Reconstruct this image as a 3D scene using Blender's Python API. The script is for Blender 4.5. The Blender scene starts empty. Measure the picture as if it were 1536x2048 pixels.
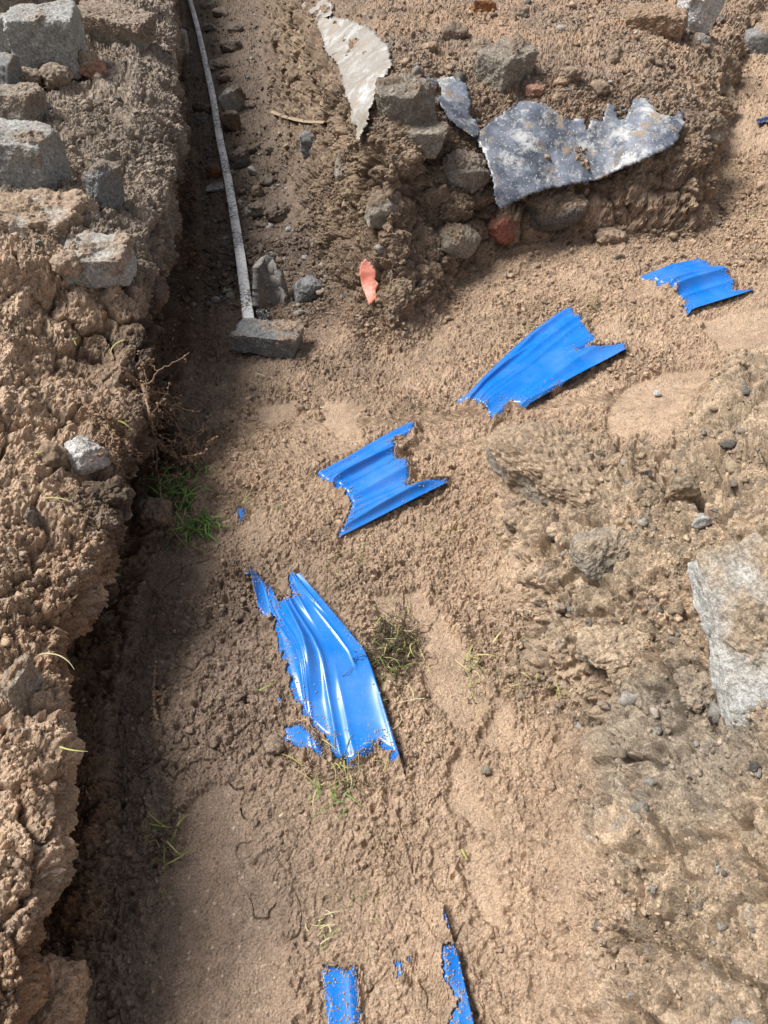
import bpy, math, random
import numpy as np
from mathutils import Vector, Matrix
from mathutils.geometry import delaunay_2d_cdt
from concurrent.futures import ThreadPoolExecutor
R = math.radians
DETAIL = 1.0          # 1.0 = full mesh density

# ------------------------------------------------------------------ camera, sky, sun, exposure
scene = bpy.context.scene
CAM_Z, F = 1.25, 1479.0
cd = bpy.data.cameras.new('camera'); cam = bpy.data.objects.new('camera', cd)
scene.collection.objects.link(cam); scene.camera = cam
cam.location = (0, 0, CAM_Z); cam.rotation_euler = (R(45), 0, 0)
cd.sensor_fit = 'VERTICAL'; cd.sensor_height = 24.0; cd.lens = 24.0 * F / 2048.0
cd.clip_start = 0.02; cd.clip_end = 500
SUN_EL, SUN_AZ = 56.0, -80.0        # azimuth from +Y (away from the camera), negative = to the left
world = bpy.data.worlds.new("World"); scene.world = world; world.use_nodes = True
wn = world.node_tree; wn.nodes.clear()
sky = wn.nodes.new('ShaderNodeTexSky'); sky.sky_type = 'NISHITA'; sky.sun_disc = False
sky.sun_elevation = R(SUN_EL); sky.sun_rotation = R(SUN_AZ)
sky.air_density = 1.0; sky.dust_density = 4.0; sky.ozone_density = 1.0
hs = wn.nodes.new('ShaderNodeHueSaturation'); hs.inputs['Saturation'].default_value = 0.35
bg = wn.nodes.new('ShaderNodeBackground'); bg.inputs['Strength'].default_value = 0.10
wo = wn.nodes.new('ShaderNodeOutputWorld')
wn.links.new(sky.outputs[0], hs.inputs['Color']); wn.links.new(hs.outputs[0], bg.inputs[0]); wn.links.new(bg.outputs[0], wo.inputs[0])
sd = bpy.data.lights.new('sun', 'SUN'); sd.energy = 4.3; sd.angle = R(22); sd.color = (1.0, 0.96, 0.90)
sun = bpy.data.objects.new('sun', sd); scene.collection.objects.link(sun)
_sv = Vector((math.sin(R(SUN_AZ)) * math.cos(R(SUN_EL)), math.cos(R(SUN_AZ)) * math.cos(R(SUN_EL)), math.sin(R(SUN_EL))))
sun.rotation_euler = _sv.to_track_quat('Z', 'Y').to_euler()
scene.view_settings.view_transform = 'Standard'; scene.view_settings.look = 'None'
scene.view_settings.exposure = 0.25; scene.view_settings.gamma = 1.0
scene.cycles.max_bounces = 6; scene.cycles.diffuse_bounces = 3

# ------------------------------------------------------------------ numpy noise
def _hash(ix, iy, iz, seed):
    h = (ix.astype(np.uint32) * np.uint32(374761393) + iy.astype(np.uint32) * np.uint32(668265263)
         + iz.astype(np.uint32) * np.uint32(2147483647) + np.uint32((seed * 1274126177) & 0xffffffff))
    h ^= h >> np.uint32(13); h *= np.uint32(1274126177); h ^= h >> np.uint32(16); h *= np.uint32(2246822519); h ^= h >> np.uint32(15)
    return h
def _chunks(fn, P, *a):
    n = len(P)
    if n < 20000: return fn(P, *a)
    cs = np.array_split(np.arange(n), max(4, n // 120000))
    with ThreadPoolExecutor(4) as ex:
        return np.concatenate(list(ex.map(lambda c: fn(P[c[0]:c[-1] + 1], *a), cs)))
def _vn(P, seed):
    with np.errstate(over='ignore'):
        f = np.floor(P); r = (P - f).astype(np.float32); i = f.astype(np.int64)
        w = r * r * r * (r * (r * 6 - 15) + 10)
        out = np.zeros(len(P), np.float32)
        for dx in (0, 1):
            wx = w[:, 0] if dx else 1 - w[:, 0]
            for dy in (0, 1):
                wy = w[:, 1] if dy else 1 - w[:, 1]
                for dz in (0, 1):
                    wz = w[:, 2] if dz else 1 - w[:, 2]
                    h = _hash(i[:, 0] + dx, i[:, 1] + dy, i[:, 2] + dz, seed)
                    out += wx * wy * wz * (h.astype(np.float32) * np.float32(2 / 4294967296.0) - 1)
        return out
def vnoise(P, seed=0): return _chunks(_vn, P, seed)            # -1..1
def fbm(P, scale, octs=4, seed=0, gain=.5):
    out = 0; a = 1; s = scale; tot = 0
    for k in range(octs):
        out = out + a * vnoise(P * s + 17.3 * k, seed + k); tot += a; a *= gain; s *= 2.03
    return out / tot
def _wl(P, seed):
    with np.errstate(over='ignore'):
        f = np.floor(P); r = (P - f).astype(np.float32); i = f.astype(np.int64)
        d1 = np.full(len(P), 9, np.float32); d2 = d1.copy(); rnd = np.zeros(len(P), np.float32)
        for dx in (-1, 0, 1):
            for dy in (-1, 0, 1):
                for dz in (-1, 0, 1):
                    h = _hash(i[:, 0] + dx, i[:, 1] + dy, i[:, 2] + dz, seed)
                    a = (h & np.uint32(1023)).astype(np.float32) / 1023 + dx - r[:, 0]
                    b = ((h >> np.uint32(10)) & np.uint32(1023)).astype(np.float32) / 1023 + dy - r[:, 1]
                    c = ((h >> np.uint32(20)) & np.uint32(1023)).astype(np.float32) / 1023 + dz - r[:, 2]
                    d = a * a + b * b + c * c
                    m = d < d1
                    d2 = np.where(m, d1, np.minimum(d2, d)); rnd = np.where(m, ((h >> np.uint32(5)) & np.uint32(255)).astype(np.float32) / 255, rnd)
                    d1 = np.where(m, d, d1)
        return np.stack([np.sqrt(d1), np.sqrt(d2), rnd], 1)
def worley(P, seed=0): return _chunks(_wl, P, seed)            # F1, F2, cell random
def sst(a, b, x):
    t = np.clip((x - a) / (b - a), 0, 1); return t * t * (3 - 2 * t)

# ------------------------------------------------------------------ where a point of the photo lies at height z
S2 = math.sqrt(.5)
def at(u, v, z=0.0):
    a = (u - 768) / F; b = (v - 1024) / F
    t = (CAM_Z - z) / (S2 * (1 + b))
    return (a * t, S2 * (1 - b) * t, z)
def depth_of(p): return S2 * (p[1] + CAM_Z - p[2])

# ------------------------------------------------------------------ base relief of the dig
CTRL = [(250,2000,0),(500,2000,0),(800,2000,.015),(1100,2000,.05),(1500,2000,.20),
 (260,1500,0),(650,1500,.015),(950,1500,.02),(1200,1500,.07),(1500,1500,.22),
 (330,1150,.0),(650,1100,.03),(950,1100,.035),(1200,1100,.11),(1500,1100,.22),
 (450,800,0),(700,800,.02),(950,800,.07),(1300,800,.13),(1530,800,.20),(1300,950,.15),
 (450,650,-.02),(700,680,.015),(1000,600,.07),(1250,600,.14),(1500,650,.17),
 (440,300,-.08),(520,400,-.05),(440,100,-.1),(430,10,-.1),
 (1000,520,.10),(1200,490,.15),(1450,460,.2),(1530,300,.30),(1530,100,.42)]
CP = np.array([at(*c) for c in CTRL] + [(-.5,-1,0),(.5,-1,.15),(1.4,0,.45),(1.5,1.2,.42),(-1.6,8,0),(0,-4,.2),(3,3,.5),(3,8,.5)])
def _tps(r2): return np.where(r2 > 1e-12, .5 * r2 * np.log(r2 + 1e-12), 0)
def tps_fit(xy, z, lam=.002):
    n = len(xy); K = _tps(((xy[:, None] - xy[None]) ** 2).sum(2)) + lam * np.eye(n)
    Pm = np.c_[np.ones(n), xy]; A = np.block([[K, Pm], [Pm.T, np.zeros((3, 3))]])
    return np.linalg.solve(A, np.r_[z, 0, 0, 0])
def tps_eval(w, c, xy):
    out = w[-3] + xy @ w[-2:]
    for k in range(len(c)): out = out + w[k] * _tps(((xy - c[k]) ** 2).sum(1))
    return out
_w = tps_fit(CP[:, :2], CP[:, 2])
GX = np.arange(-3, 3.01, .03); GY = np.arange(-1.2, 8.3, .03)
_gx, _gy = np.meshgrid(GX, GY)
FG = tps_eval(_w, CP[:, :2], np.c_[_gx.ravel(), _gy.ravel()]).reshape(_gx.shape)
FG = np.clip(FG, -.15, .6)
def floor_z(x, y):
    fx = np.clip((x - GX[0]) / .03, 0, len(GX) - 1.001); fy = np.clip((y - GY[0]) / .03, 0, len(GY) - 1.001)
    ix = fx.astype(int); iy = fy.astype(int); a = fx - ix; b = fy - iy
    return (FG[iy, ix] * (1 - a) + FG[iy, ix + 1] * a) * (1 - b) + (FG[iy + 1, ix] * (1 - a) + FG[iy + 1, ix + 1] * a) * b
# left bank: foot and lip of its wall (x as a function of y)
FOOT = np.array([(-1.2,-.47),(.3,-.475),(.64,-.505),(.86,-.535),(1.13,-.55),(1.5,-.565),(1.95,-.565),(2.8,-.73),(4.2,-1.03),(7,-1.62),(12,-2.6)])
LIP = np.array([(-1.2,-.42),(.2,-.42),(.37,-.43),(.51,-.45),(.69,-.53),(.9,-.505),(1.1,-.525),(1.27,-.52),(1.42,-.53),(1.55,-.57),(1.7,-.60),(2.14,-.62),(2.81,-.72),(4.18,-1.01),(7,-1.60),(12,-2.6)])
def foot_x(y): return np.interp(y, FOOT[:, 0], FOOT[:, 1])
def lip_x(y): return np.interp(y, LIP[:, 0], LIP[:, 1])
def bank_top(x, y):
    return .13 * sst(-.7, -1.1, x) * sst(1.5, 1.0, y) + .47 + .03 * np.sin(y * 2.1 + x) + .05 * sst(1.7, 3, y) * sst(-.6, -1.3, x) - .05 * sst(1.25, 1.5, y) * sst(1.9, 1.6, y) * sst(-.8, -.6, x)
# earth mound between the narrow trench and the wide pit: outline of its foot
MOUND = np.array([(.03,1.93),(.12,2.05),(.22,2.25),(.37,2.36),(.72,2.40),(1.0,2.36),(1.10,2.42),(1.16,2.7),(1.32,3.1),(1.5,3.6),(2.2,5),(3,7),(4,12),
                  (-1.9,12),(-.96,6.87),(-.70,5.06),(-.54,4.0),(-.41,3.345),(-.328,2.835),(-.223,2.39),(-.10,2.08)])
def poly_sd(poly, x, y):
    """signed distance, positive inside"""
    n = len(poly); d = np.full(x.shape, 1e9); ins = np.zeros(x.shape, bool)
    for k in range(n):
        x0, y0 = poly[k]; x1, y1 = poly[(k + 1) % n]
        ex, ey = x1 - x0, y1 - y0; L = ex * ex + ey * ey + 1e-12
        t = np.clip(((x - x0) * ex + (y - y0) * ey) / L, 0, 1)
        d = np.minimum(d, (x - x0 - t * ex) ** 2 + (y - y0 - t * ey) ** 2)
        c = ((y0 > y) != (y1 > y)) & (x < ex * (y - y0) / (ey if abs(ey) > 1e-12 else 1e-12) + x0)
        ins ^= c
    d = np.sqrt(d); return np.where(ins, d, -d)
def mound_sd(x, y):
    return poly_sd(MOUND, x, y)
PF = (np.array([-.02, .0, .03, .07, .15, .30, .6, 1.2]), np.array([0, .05, .32, .50, .66, .86, .96, 1.0]))     # steep front
PL = (np.array([-.06, .0, .06, .13, .17, .25, .38, .7, 1.2]), np.array([0, .08, .24, .42, .70, .86, .95, 1.0, 1.0]))     # battered left flank
def lipfrac(y): return .50 + .32 * sst(1.38, 1.65, y)
RSTEP = None
def rise(x, y):
    if RSTEP is None: return 0
    s = poly_sd(RSTEP, x, y) + .02 * np.sin(x * 19 + y * 7) + .015 * np.sin(y * 31 - x * 11); return .085 * sst(-.02, .05, s) + .08 * sst(.03, .40, s)
def H(x, y):
    fl = floor_z(x, y) + rise(x, y)
    # bank
    mid = .5 * (foot_x(y) + lip_x(y)); hw = .02 + .30 * np.abs(foot_x(y) - lip_x(y))
    d = mid - x
    top = bank_top(x, y)
    lf = lipfrac(y); pb = lf * sst(-hw, hw, d) + (1 - lf) * np.clip((d - hw * .5) / (.12 + .36 * sst(.82, .5, lf)), 0, 1) ** .85
    # mound
    sd = mound_sd(x, y)
    left = sst(.34, .06, x - .0 * y)
    mt = .60 - .06 * sst(.5, 1.1, x) * sst(3.0, 2.3, y)
    pm = left * np.interp(sd, *PL) + (1 - left) * np.interp(sd, *PF)
    z = fl + (top - fl) * pb
    return z + (mt - z) * pm
def hit(u, v):
    """first point of the base relief seen through photo point (u, v)"""
    a = (u - 768) / F; b = (v - 1024) / F
    t = np.linspace(.45, 9, 6000); x = a * t; y = S2 * (1 - b) * t; z = CAM_Z - S2 * (1 + b) * t
    k = int(np.argmax(z < H(x, y)))
    if k == 0: k = 5999
    return (float(x[k]), float(y[k]), float(z[k]))

# ------------------------------------------------------------------ blue tapes
def smooth_line(pts, n, it=0):
    pts = np.array(pts, float); d = np.r_[0, np.cumsum(np.linalg.norm(np.diff(pts[:, :2], axis=0), axis=1))]
    s = np.linspace(0, d[-1], n); q = np.stack([np.interp(s, d, pts[:, k]) for k in range(pts.shape[1])], 1)
    for _ in range(it):
        q[1:-1] = .25 * q[:-2] + .5 * q[1:-1] + .25 * q[2:]
    return q
def world_line(px):
    out = []
    for (u, v) in px:
        z = .03
        for _ in range(8):
            p = at(u, v, z); z = float(floor_z(np.array([p[0]]), np.array([p[1]]))[0]) + .016
        out.append(at(u, v, z))
    return out
A_UP = world_line([(466,1005),(560,975),(643,940),(740,890),(822,850),(880,820),(930,792),(965,755),(1010,712),(1060,668),(1118,627),(1200,590),(1285,548),(1340,526),(1400,513),(1480,490),(1600,455)])
A_LO = world_line([(490,1150),(590,1110),(678,1068),(790,1014),(905,958),(960,900),(990,850),(1050,815),(1110,782),(1172,745),(1270,690),(1330,655),(1388,617),(1440,600),(1492,583),(1560,560),(1680,520)])
B_L = world_line([(502,1150),(520,1230),(548,1290),(556,1340),(556,1400),(562,1480),(600,1650),(635,1800),(645,1940),(655,2048),(668,2300)])
B_R = world_line([(600,1146),(655,1215),(728,1302),(740,1330),(757,1380),(775,1440),(806,1532),(850,1680),(889,1820),(915,1910),(947,2048),(985,2300)])
def ribbon(Lp, Rp, ns, nt, seed, folds, amp, it=6):
    Lq = smooth_line(Lp, ns, it); Rq = smooth_line(Rp, ns, it)
    t = np.linspace(0, 1, nt)[None, :, None]
    P = Lq[:, None] * (1 - t) + Rq[:, None] * t
    S = np.broadcast_to(np.linspace(0, 1, ns)[:, None], (ns, nt)); T = np.broadcast_to(np.linspace(0, 1, nt)[None], (ns, nt))
    s_, tt = S.ravel(), T.ravel(); rg = np.random.default_rng(seed); z = np.zeros(s_.size)
    for k in range(int(folds)):
        dr = vnoise(np.stack([s_ * 3.0, s_ * 0 + k * 7.7, s_ * 0], 1), seed + k)
        am = np.clip(.35 + .9 * vnoise(np.stack([s_ * 5.0, s_ * 0 + k * 3.3, s_ * 0 + 5], 1), seed + k + 40), 0, 1.2)
        w_ = rg.uniform(.012, .045) if k % 3 else rg.uniform(.06, .12)
        z += am * rg.uniform(.25, .6) * (1.6 if k % 3 == 0 else .75) * np.exp(-(np.abs(tt - ((k + .5 + rg.uniform(-.4, .4)) / int(folds) + .10 * dr)) / w_) ** 1.35)
    z = amp * (z + .30 * vnoise(np.stack([s_ * 8, tt * 2.5, s_ * 0], 1), seed + 9))
    P = P.copy(); P[:, :, 2] += z.reshape(ns, nt)
    return P
OPEN = [
 [(1262,545),(1330,505),(1412,500),(1402,520),(1440,545),(1470,560),(1470,575),(1510,575),(1505,600),(1385,640),(1368,600),(1345,585),(1320,575),(1295,560)],
 [(905,800),(1000,690),(1125,605),(1168,648),(1195,680),(1155,700),(1195,700),(1250,685),(1255,702),(1180,765),(1120,775),(1066,815),(1020,806),(988,838),(955,805)],
 [(620,935),(832,835),(826,875),(788,890),(792,925),(815,925),(820,950),(815,975),(860,965),(895,955),(895,975),(800,1035),(660,1092),(690,1040),(705,1010),(690,985),(655,960)],
 [(470,1012),(490,1008),(487,1030),(475,1040)],
 [(485,1140),(520,1150),(545,1178),(562,1205),(588,1190),(575,1175),(580,1130),(625,1140),(745,1290),(770,1330),(830,1560),(800,1522),(755,1482),(705,1522),(665,1512),(655,1475),(620,1440),(592,1400),(575,1350),(560,1290),(545,1240),(522,1232),(500,1190)],
 [(550,1370),(562,1395),(566,1420),(556,1415)],[(562,1450),(600,1440),(640,1475),(650,1510),(600,1492),(566,1480)],
 [(625,1930),(710,1935),(722,2080),(630,2080),(652,2010),(636,1975)],
 [(880,1892),(935,1892),(975,2090),(895,2090),(912,2000),(885,1960)],
 [(886,1815),(905,1825),(915,1870),(895,1858)], [(795,1920),(803,1922),(806,1950),(798,1950)], [(812,1912),(820,1912),(818,1925),(812,1925)],
]
OPENW = [np.array(world_line(p))[:, :2] for p in OPEN]
def sink(P):
    # where loose soil covers it the tape lies deeper
    q = P.reshape(-1, 3); d = np.full(len(q), -9.0)
    for p in OPENW: d = np.maximum(d, poly_sd(p, q[:, 0], q[:, 1]))
    P = P.copy(); P[:, :, 2] -= .055 * sst(.010, -.032, d).reshape(P.shape[:2]); return P
TA = sink(ribbon(A_UP, A_LO, 700, 110, 3, 15, .036))
TB = sink(ribbon(B_L, B_R, 700, 110, 11, 9, .032))
# raster of the tape heights
RC = .002; RX0, RX1, RY0, RY1 = -.6, 1.6, -.1, 2.9
RZ = np.full((int((RY1 - RY0) / RC) + 1, int((RX1 - RX0) / RC) + 1), -9.0)
def raster(P):
    for sub in (0, .25, .5, .75):
        for sub2 in (0, .5):
            Q = P[:-1] * (1 - sub) + P[1:] * sub; Q = Q[:, :-1] * (1 - sub2) + Q[:, 1:] * sub2
            q = Q.reshape(-1, 3); ix = np.round((q[:, 0] - RX0) / RC).astype(int); iy = np.round((q[:, 1] - RY0) / RC).astype(int)
            ok = (ix >= 0) & (ix < RZ.shape[1]) & (iy >= 0) & (iy < RZ.shape[0])
            np.maximum.at(RZ, (iy[ok], ix[ok]), q[ok, 2])
raster(TA); raster(TB)
def tape_z(x, y):
    ix = np.round((x - RX0) / RC).astype(int); iy = np.round((y - RY0) / RC).astype(int)
    ok = (ix >= 0) & (ix < RZ.shape[1]) & (iy >= 0) & (iy < RZ.shape[0])
    out = np.full(x.shape, -9.0); out[ok] = RZ[iy[ok], ix[ok]]; return out
SMOOTH = [
 [(380,1580),(430,1545),(480,1560),(500,1620),(510,1700),(560,1780),(570,1900),(580,2100),(340,2100),(310,1850),(320,1750),(360,1680)],
 [(880,1500),(930,1490),(955,1560),(1000,1600),(1000,1660),(940,1650),(890,1600)],
 [(740,1180),(840,1170),(930,1260),(960,1340),(990,1400),(960,1450),(890,1440),(850,1380),(830,1260),(760,1230)],
 [(1230,770),(1330,730),(1440,720),(1400,800),(1330,870),(1250,880),(1210,850)],
 [(640,780),(720,800),(720,880),(680,880),(640,840)],
 [(930,1660),(980,1700),(1010,1850),(960,1850),(920,1740)],
 [(1400,620),(1560,600),(1560,700),(1440,700)],
 [(500,800),(590,780),(600,830),(520,840)], [(330,1080),(440,1110),(400,1190),(300,1170)],
 [(1000,1370),(1040,1420),(1010,1500),(960,1470)],
]
SMW = [np.array(world_line(p))[:, :2] for p in SMOOTH]
def zone(px):
    return np.array(world_line(px))[:, :2]
Z_GREY = zone([(1000,850),(1200,900),(1300,920),(1440,760),(1700,700),(3600,900),(3900,2600),(1250,2300),(1170,1700),(1180,1450),(1050,1330),(1030,1150)])
RSTEP = Z_GREY
Z_SLATE = zone([(1180,1450),(1300,1380),(1420,1420),(1480,1600),(1400,1700),(1200,1640)])
# ------------------------------------------------------------------ relief mesh
def rows_y():
    ys = [-4.0, -2.5, -1.6, -1.0, -.6, -.35]; y = -.2
    while y < 7.4:
        ys.append(y)
        dy = (y + CAM_Z) ** 2 / (2 * CAM_Z * 740) * .95
        if y < .15: dy = .006
        if 1.9 < y < 2.75: dy = min(dy, .0030)
        if 2.26 < y < 2.50: dy = .0012
        y += max(dy, .0021) / DETAIL
    for k in range(8): ys.append(y); y += .15 * 1.8 ** k
    return np.array(ys)
YS = rows_y(); NR = len(YS); NC = int(1420 * DETAIL)
M = 2600
base_s = np.linspace(-1, 1, M)
X = np.zeros((NR, NC))
for j0 in range(0, NR, 200):
    yy = YS[j0:j0 + 200]; half = .45 + .42 * np.maximum(yy, 0) + .35
    xs = base_s[None] * half[:, None]; yg = np.repeat(yy[:, None], M, 1)
    h = H(xs.ravel(), yg.ravel()).reshape(xs.shape)
    dx = np.diff(xs, axis=1); dh = np.diff(h, axis=1); xm = .5 * (xs[:, 1:] + xs[:, :-1])
    vis = half[:, None] - .28
    wgt = .22 + .78 * sst(.12, 0, np.abs(xm) - vis)
    ds = np.sqrt(dx ** 2 + (1.15 * dh) ** 2) * wgt
    c = np.concatenate([np.zeros((len(yy), 1)), np.cumsum(ds, 1)], 1)
    for k in range(len(yy)):
        X[j0 + k] = np.interp(np.linspace(0, c[k, -1], NC), c[k], xs[k])
far = np.array([30., 12, 5, 2, .8, .3, .1])
X = np.concatenate([X[:, :1] - far[None], X, X[:, -1:] + far[::-1][None]], 1); NC = X.shape[1]
Y = np.repeat(YS[:, None], NC, 1)
Zb = H(X.ravel(), Y.ravel()).reshape(X.shape)
P = np.stack([X, Y, Zb], 2)
x, y, z = X.ravel(), Y.ravel(), Zb.ravel()
sdm = mound_sd(x, y); fx, lx = foot_x(y), lip_x(y); mid = .5 * (fx + lx)
fl = floor_z(x, y); bt = bank_top(x, y)
near_wall = sst(.17, .05, np.abs(x - mid))
zr = np.clip((z - fl) / ((bt - fl) * lipfrac(y) + 1e-6), 0, 1.0)
is_bank = x < mid + .012 + .3 * np.abs(fx - lx)
# wall leans from foot to lip, hollowed below the lip
lean = (fx + (lx - fx) * sst(.15, .85, zr)) - (mid - (zr - .5) * 2 * (.02 + .30 * np.abs(fx - lx)) * .8)
q = np.stack([x * 1.0, y, z], 1)
hollow = .105 * np.sin(np.clip(zr / .72, 0, 1) * np.pi) ** 1.0 * (.75 + .6 * fbm(q, 5, 3, 70))
hollow *= sst(.1, .35, y) * 1.0
x = x + near_wall * (lean * sst(0, .12, zr) * .9 - hollow * sst(.0, .1, zr))
P = np.stack([x.reshape(X.shape), Y, Zb], 2)
def grid_normals(P):
    du = np.gradient(P, axis=1); dv = np.gradient(P, axis=0)
    n = np.cross(du, dv); return n / (np.linalg.norm(n, axis=2, keepdims=True) + 1e-12)
def boxblur(A, r, ax):
    c = np.cumsum(np.concatenate([np.repeat(np.take(A, [0], ax), r + 1, ax), A, np.repeat(np.take(A, [-1], ax), r, ax)], ax), ax)
    n = A.shape[ax]; return (np.take(c, np.arange(2 * r + 1, 2 * r + 1 + n), ax) - np.take(c, np.arange(0, n), ax)) / (2 * r + 1)
N = grid_normals(P); N = boxblur(boxblur(N, 4, 0), 4, 1); N /= np.linalg.norm(N, axis=2, keepdims=True) + 1e-9
Pf = P.reshape(-1, 3); Nf = N.reshape(-1, 3)
steep = 1 - np.clip(Nf[:, 2], 0, 1)
bankw = sst(-.02, .05, (mid + .02) - Pf[:, 0]); bankw = np.maximum(bankw, is_bank * near_wall * sst(.03, .2, zr))
moundw = sst(-.04, .03, sdm)
floorw = np.clip(1 - bankw - moundw, 0, 1)
def mix_mask(polys, soft, amp, sc, seed):
    out = np.full(len(Pf), -1e9)
    nz = fbm(np.c_[Pf[:, :2], Pf[:, 0] * 0], sc, 4, seed, .65) * amp
    for p in polys:
        sel = (Pf[:, 0] > p[:, 0].min() - .1) & (Pf[:, 0] < p[:, 0].max() + .1) & (Pf[:, 1] > p[:, 1].min() - .1) & (Pf[:, 1] < p[:, 1].max() + .1)
        out[sel] = np.maximum(out[sel], poly_sd(p, Pf[sel, 0], Pf[sel, 1]))
    return out + nz
sm_d = mix_mask(SMW, .01, .022, 28, 40)
smooth = sst(-.004, .010, sm_d) * floorw
op_d = mix_mask(OPENW, .01, .0125, 70, 50)
# roughness: crumbly everywhere, patchy, calm where boots pressed it
patch = fbm(Pf, 6, 3, 60); greyz0 = sst(-.06, .08, poly_sd(Z_GREY, Pf[:, 0], Pf[:, 1]) + .05 * fbm(Pf, 9, 3, 61)) * floorw
rough = np.clip(.85 + .8 * patch, .38, 1.3) * (1 - .92 * smooth)
rough = np.maximum(rough, .75 * (bankw > .5)); rough = np.maximum(rough, .85 * sst(.3, .7, greyz0)) ; rough = np.where(moundw > .5, np.maximum(rough, .9), rough)
greyz = sst(-.06, .08, poly_sd(Z_GREY, Pf[:, 0], Pf[:, 1]) + .05 * fbm(Pf, 9, 3, 61)) * floorw
warp = np.stack([fbm(Pf, 20, 2, 80 + k) for k in range(3)], 1) * .018
Q = Pf + warp + np.stack([vnoise(Pf * 75, 180 + k) for k in range(3)], 1) * .005
lumps = fbm(Pf, 4.0, 4, 90) * .020 * (floorw * .8 + moundw * 1.3 + bankw * 1.2)
wall = np.clip(steep * 1.6, 0, 1) * np.clip(bankw + moundw, 0, 1)
rid = 1 - np.abs(fbm(Pf * np.array([1, 1, 1.3]), 7, 4, 95)) * 2.2
big = worley(Q * 11, 3); bigb = np.sqrt(np.clip(1 - (big[:, 0] / .85) ** 2, 0, 1))
disp = lumps + wall * (1 - .45 * bankw) * ((rid * .030 - .016) + (bigb * .044 * (.3 + big[:, 2]) - .020))
disp += moundw * (1 - wall) * (bigb * .012)
disp += greyz * (bigb * .030 - .012)
w2 = worley(Q * 26 + 5, 4); c2 = (.25 * np.sqrt(np.clip(1 - (w2[:, 0] / .72) ** 2, 0, 1)) + .75 * np.clip((w2[:, 1] - w2[:, 0]) * 4.5, 0, 1)) * (.2 + 1.1 * w2[:, 2] ** 2)
w3 = worley(Q * 62 + 9, 5); c3 = (.3 * np.sqrt(np.clip(1 - (w3[:, 0] / .75) ** 2, 0, 1)) + .7 * np.clip((w3[:, 1] - w3[:, 0]) * 4, 0, 1)) * (.2 + 1.0 * w3[:, 2])
w4 = worley(Pf * 150 + 2, 6); c4 = np.sqrt(np.clip(1 - (w4[:, 0] / .8) ** 2, 0, 1)) * (.3 + .8 * w4[:, 2])
gap = sst(.16, .0, big[:, 1] - big[:, 0]) * sst(-.35, .1, fbm(Pf, 6, 2, 77)); disp -= gap * (.026 * greyz + .022 * bankw + .022 * moundw * wall)
disp += greyz * (rid * .030 - .010) + bankw * (.006 * (1 - 2.2 * np.abs(fbm(Pf, 42, 3, 191, .6))) + .034 * (1 - .65 * wall) * (1 - 2.4 * np.abs(fbm(Pf, 5.5, 4, 192, .55))) - .02)
pit = worley(Pf * 38 + 31, 14); disp -= .014 * np.clip(rough, 0, 1) * sst(.34, .12, pit[:, 0]) * (pit[:, 2] > .5)
disp += rough * (.0078 * (1 - .6 * bankw) * (c2 - .35) + .0088 * (c3 - .35) + .006 * fbm(Pf, 85, 3, 188, .7)) + smooth * .004 * fbm(Pf, 12, 2, 189)
disp += np.clip(rough, .14, 1) * (1 + .2 * bankw) * .0060 * (c4 - .4) + .0016 * fbm(Pf, 330, 2, 99)
n_cr = fbm(Pf, 3, 2, 67); cr = np.abs(fbm(Pf + warp, 13, 3, 66)); disp -= .010 * sst(.030, .0, cr) * np.clip(rough, .05, 1) * sst(-.1, .3, n_cr)
disp -= smooth * .008; rimd = np.exp(-((sm_d + .012) / .012) ** 2) * floorw; disp += rimd * .003 * (1 + fbm(Pf, 18, 2, 167))
# small drying cracks inside the trodden patches
disp -= smooth * .009 * sst(.012, .0, np.abs(fbm(Pf, 6, 4, 166))) * sst(.05, .35, n_cr)
# step where the upper crust breaks over the pit
V = Pf + Nf * disp[:, None]
# tape: bare where OPEN, otherwise buried under loose sand
tz = tape_z(V[:, 0], V[:, 1]); ont = tz > -5
opn = sst(-.0015, .0025, op_d)
cover = tz + .0035 + np.abs(disp) * .25 + .007 * rough * (c3 + c2 * .6) + .010 * sst(.0, -.03, op_d) * (.5 + .5 * c2)
zc = np.where(ont, np.maximum(V[:, 2], cover), V[:, 2])
zo = np.where(ont, np.minimum(V[:, 2], tz - .004 - .006 * sst(0, .02, op_d)), V[:, 2])
V[:, 2] = np.where(ont, zc * (1 - opn) + zo * opn, V[:, 2])
# beside a bare stretch the ground drops just under the edge of the tape
beside = (~ont) & (op_d > 0); V[beside, 2] -= .005 * sst(0, .01, op_d[beside])
# ------------------------------------------------------------------ soil colours (with shade painted in on bank wall, left floor and trench)
def C(*c): return np.array(c, float)
TAN, GREYB, FLOOR_SHADE, RUST, BLACK, MTOP, MFACE, BTOP, SLATE, REDB = C(.42,.310,.222), C(.38,.30,.215), C(.225,.168,.13), C(.26,.115,.04), C(.03,.025,.02), C(.30,.225,.17), C(.24,.178,.125), C(.28,.235,.195), C(.285,.245,.195), C(.48,.355,.255)
def lay(col, c, w): return col * (1 - w[:, None]) + c * w[:, None]
xx, yy, zz = V[:, 0], V[:, 1], V[:, 2]
n1 = fbm(V, 5, 4, 200); n2 = fbm(V, 16, 4, 210); n3 = fbm(V, 90, 2, 220)
col = np.repeat(TAN[None], len(V), 0)
col = lay(col, FLOOR_SHADE, np.clip(.95 * sst(.02, -.30, xx + .12 * n1) * sst(1.3, .9, yy) + .75 * sst(.25, -.25, xx - .0 + .3 * n2) * sst(1.4, 2.1, yy), 0, .92))  # shade of the left floor and trench painted in as darker brown
col = lay(col, GREYB, np.clip(greyz * (.75 + .8 * n2), 0, 1))
sl = sst(-.05, .05, poly_sd(Z_SLATE, xx, yy) + .05 * n2) * floorw; col = lay(col, SLATE, sl * .8)
mtop = moundw * (1 - wall)
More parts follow.
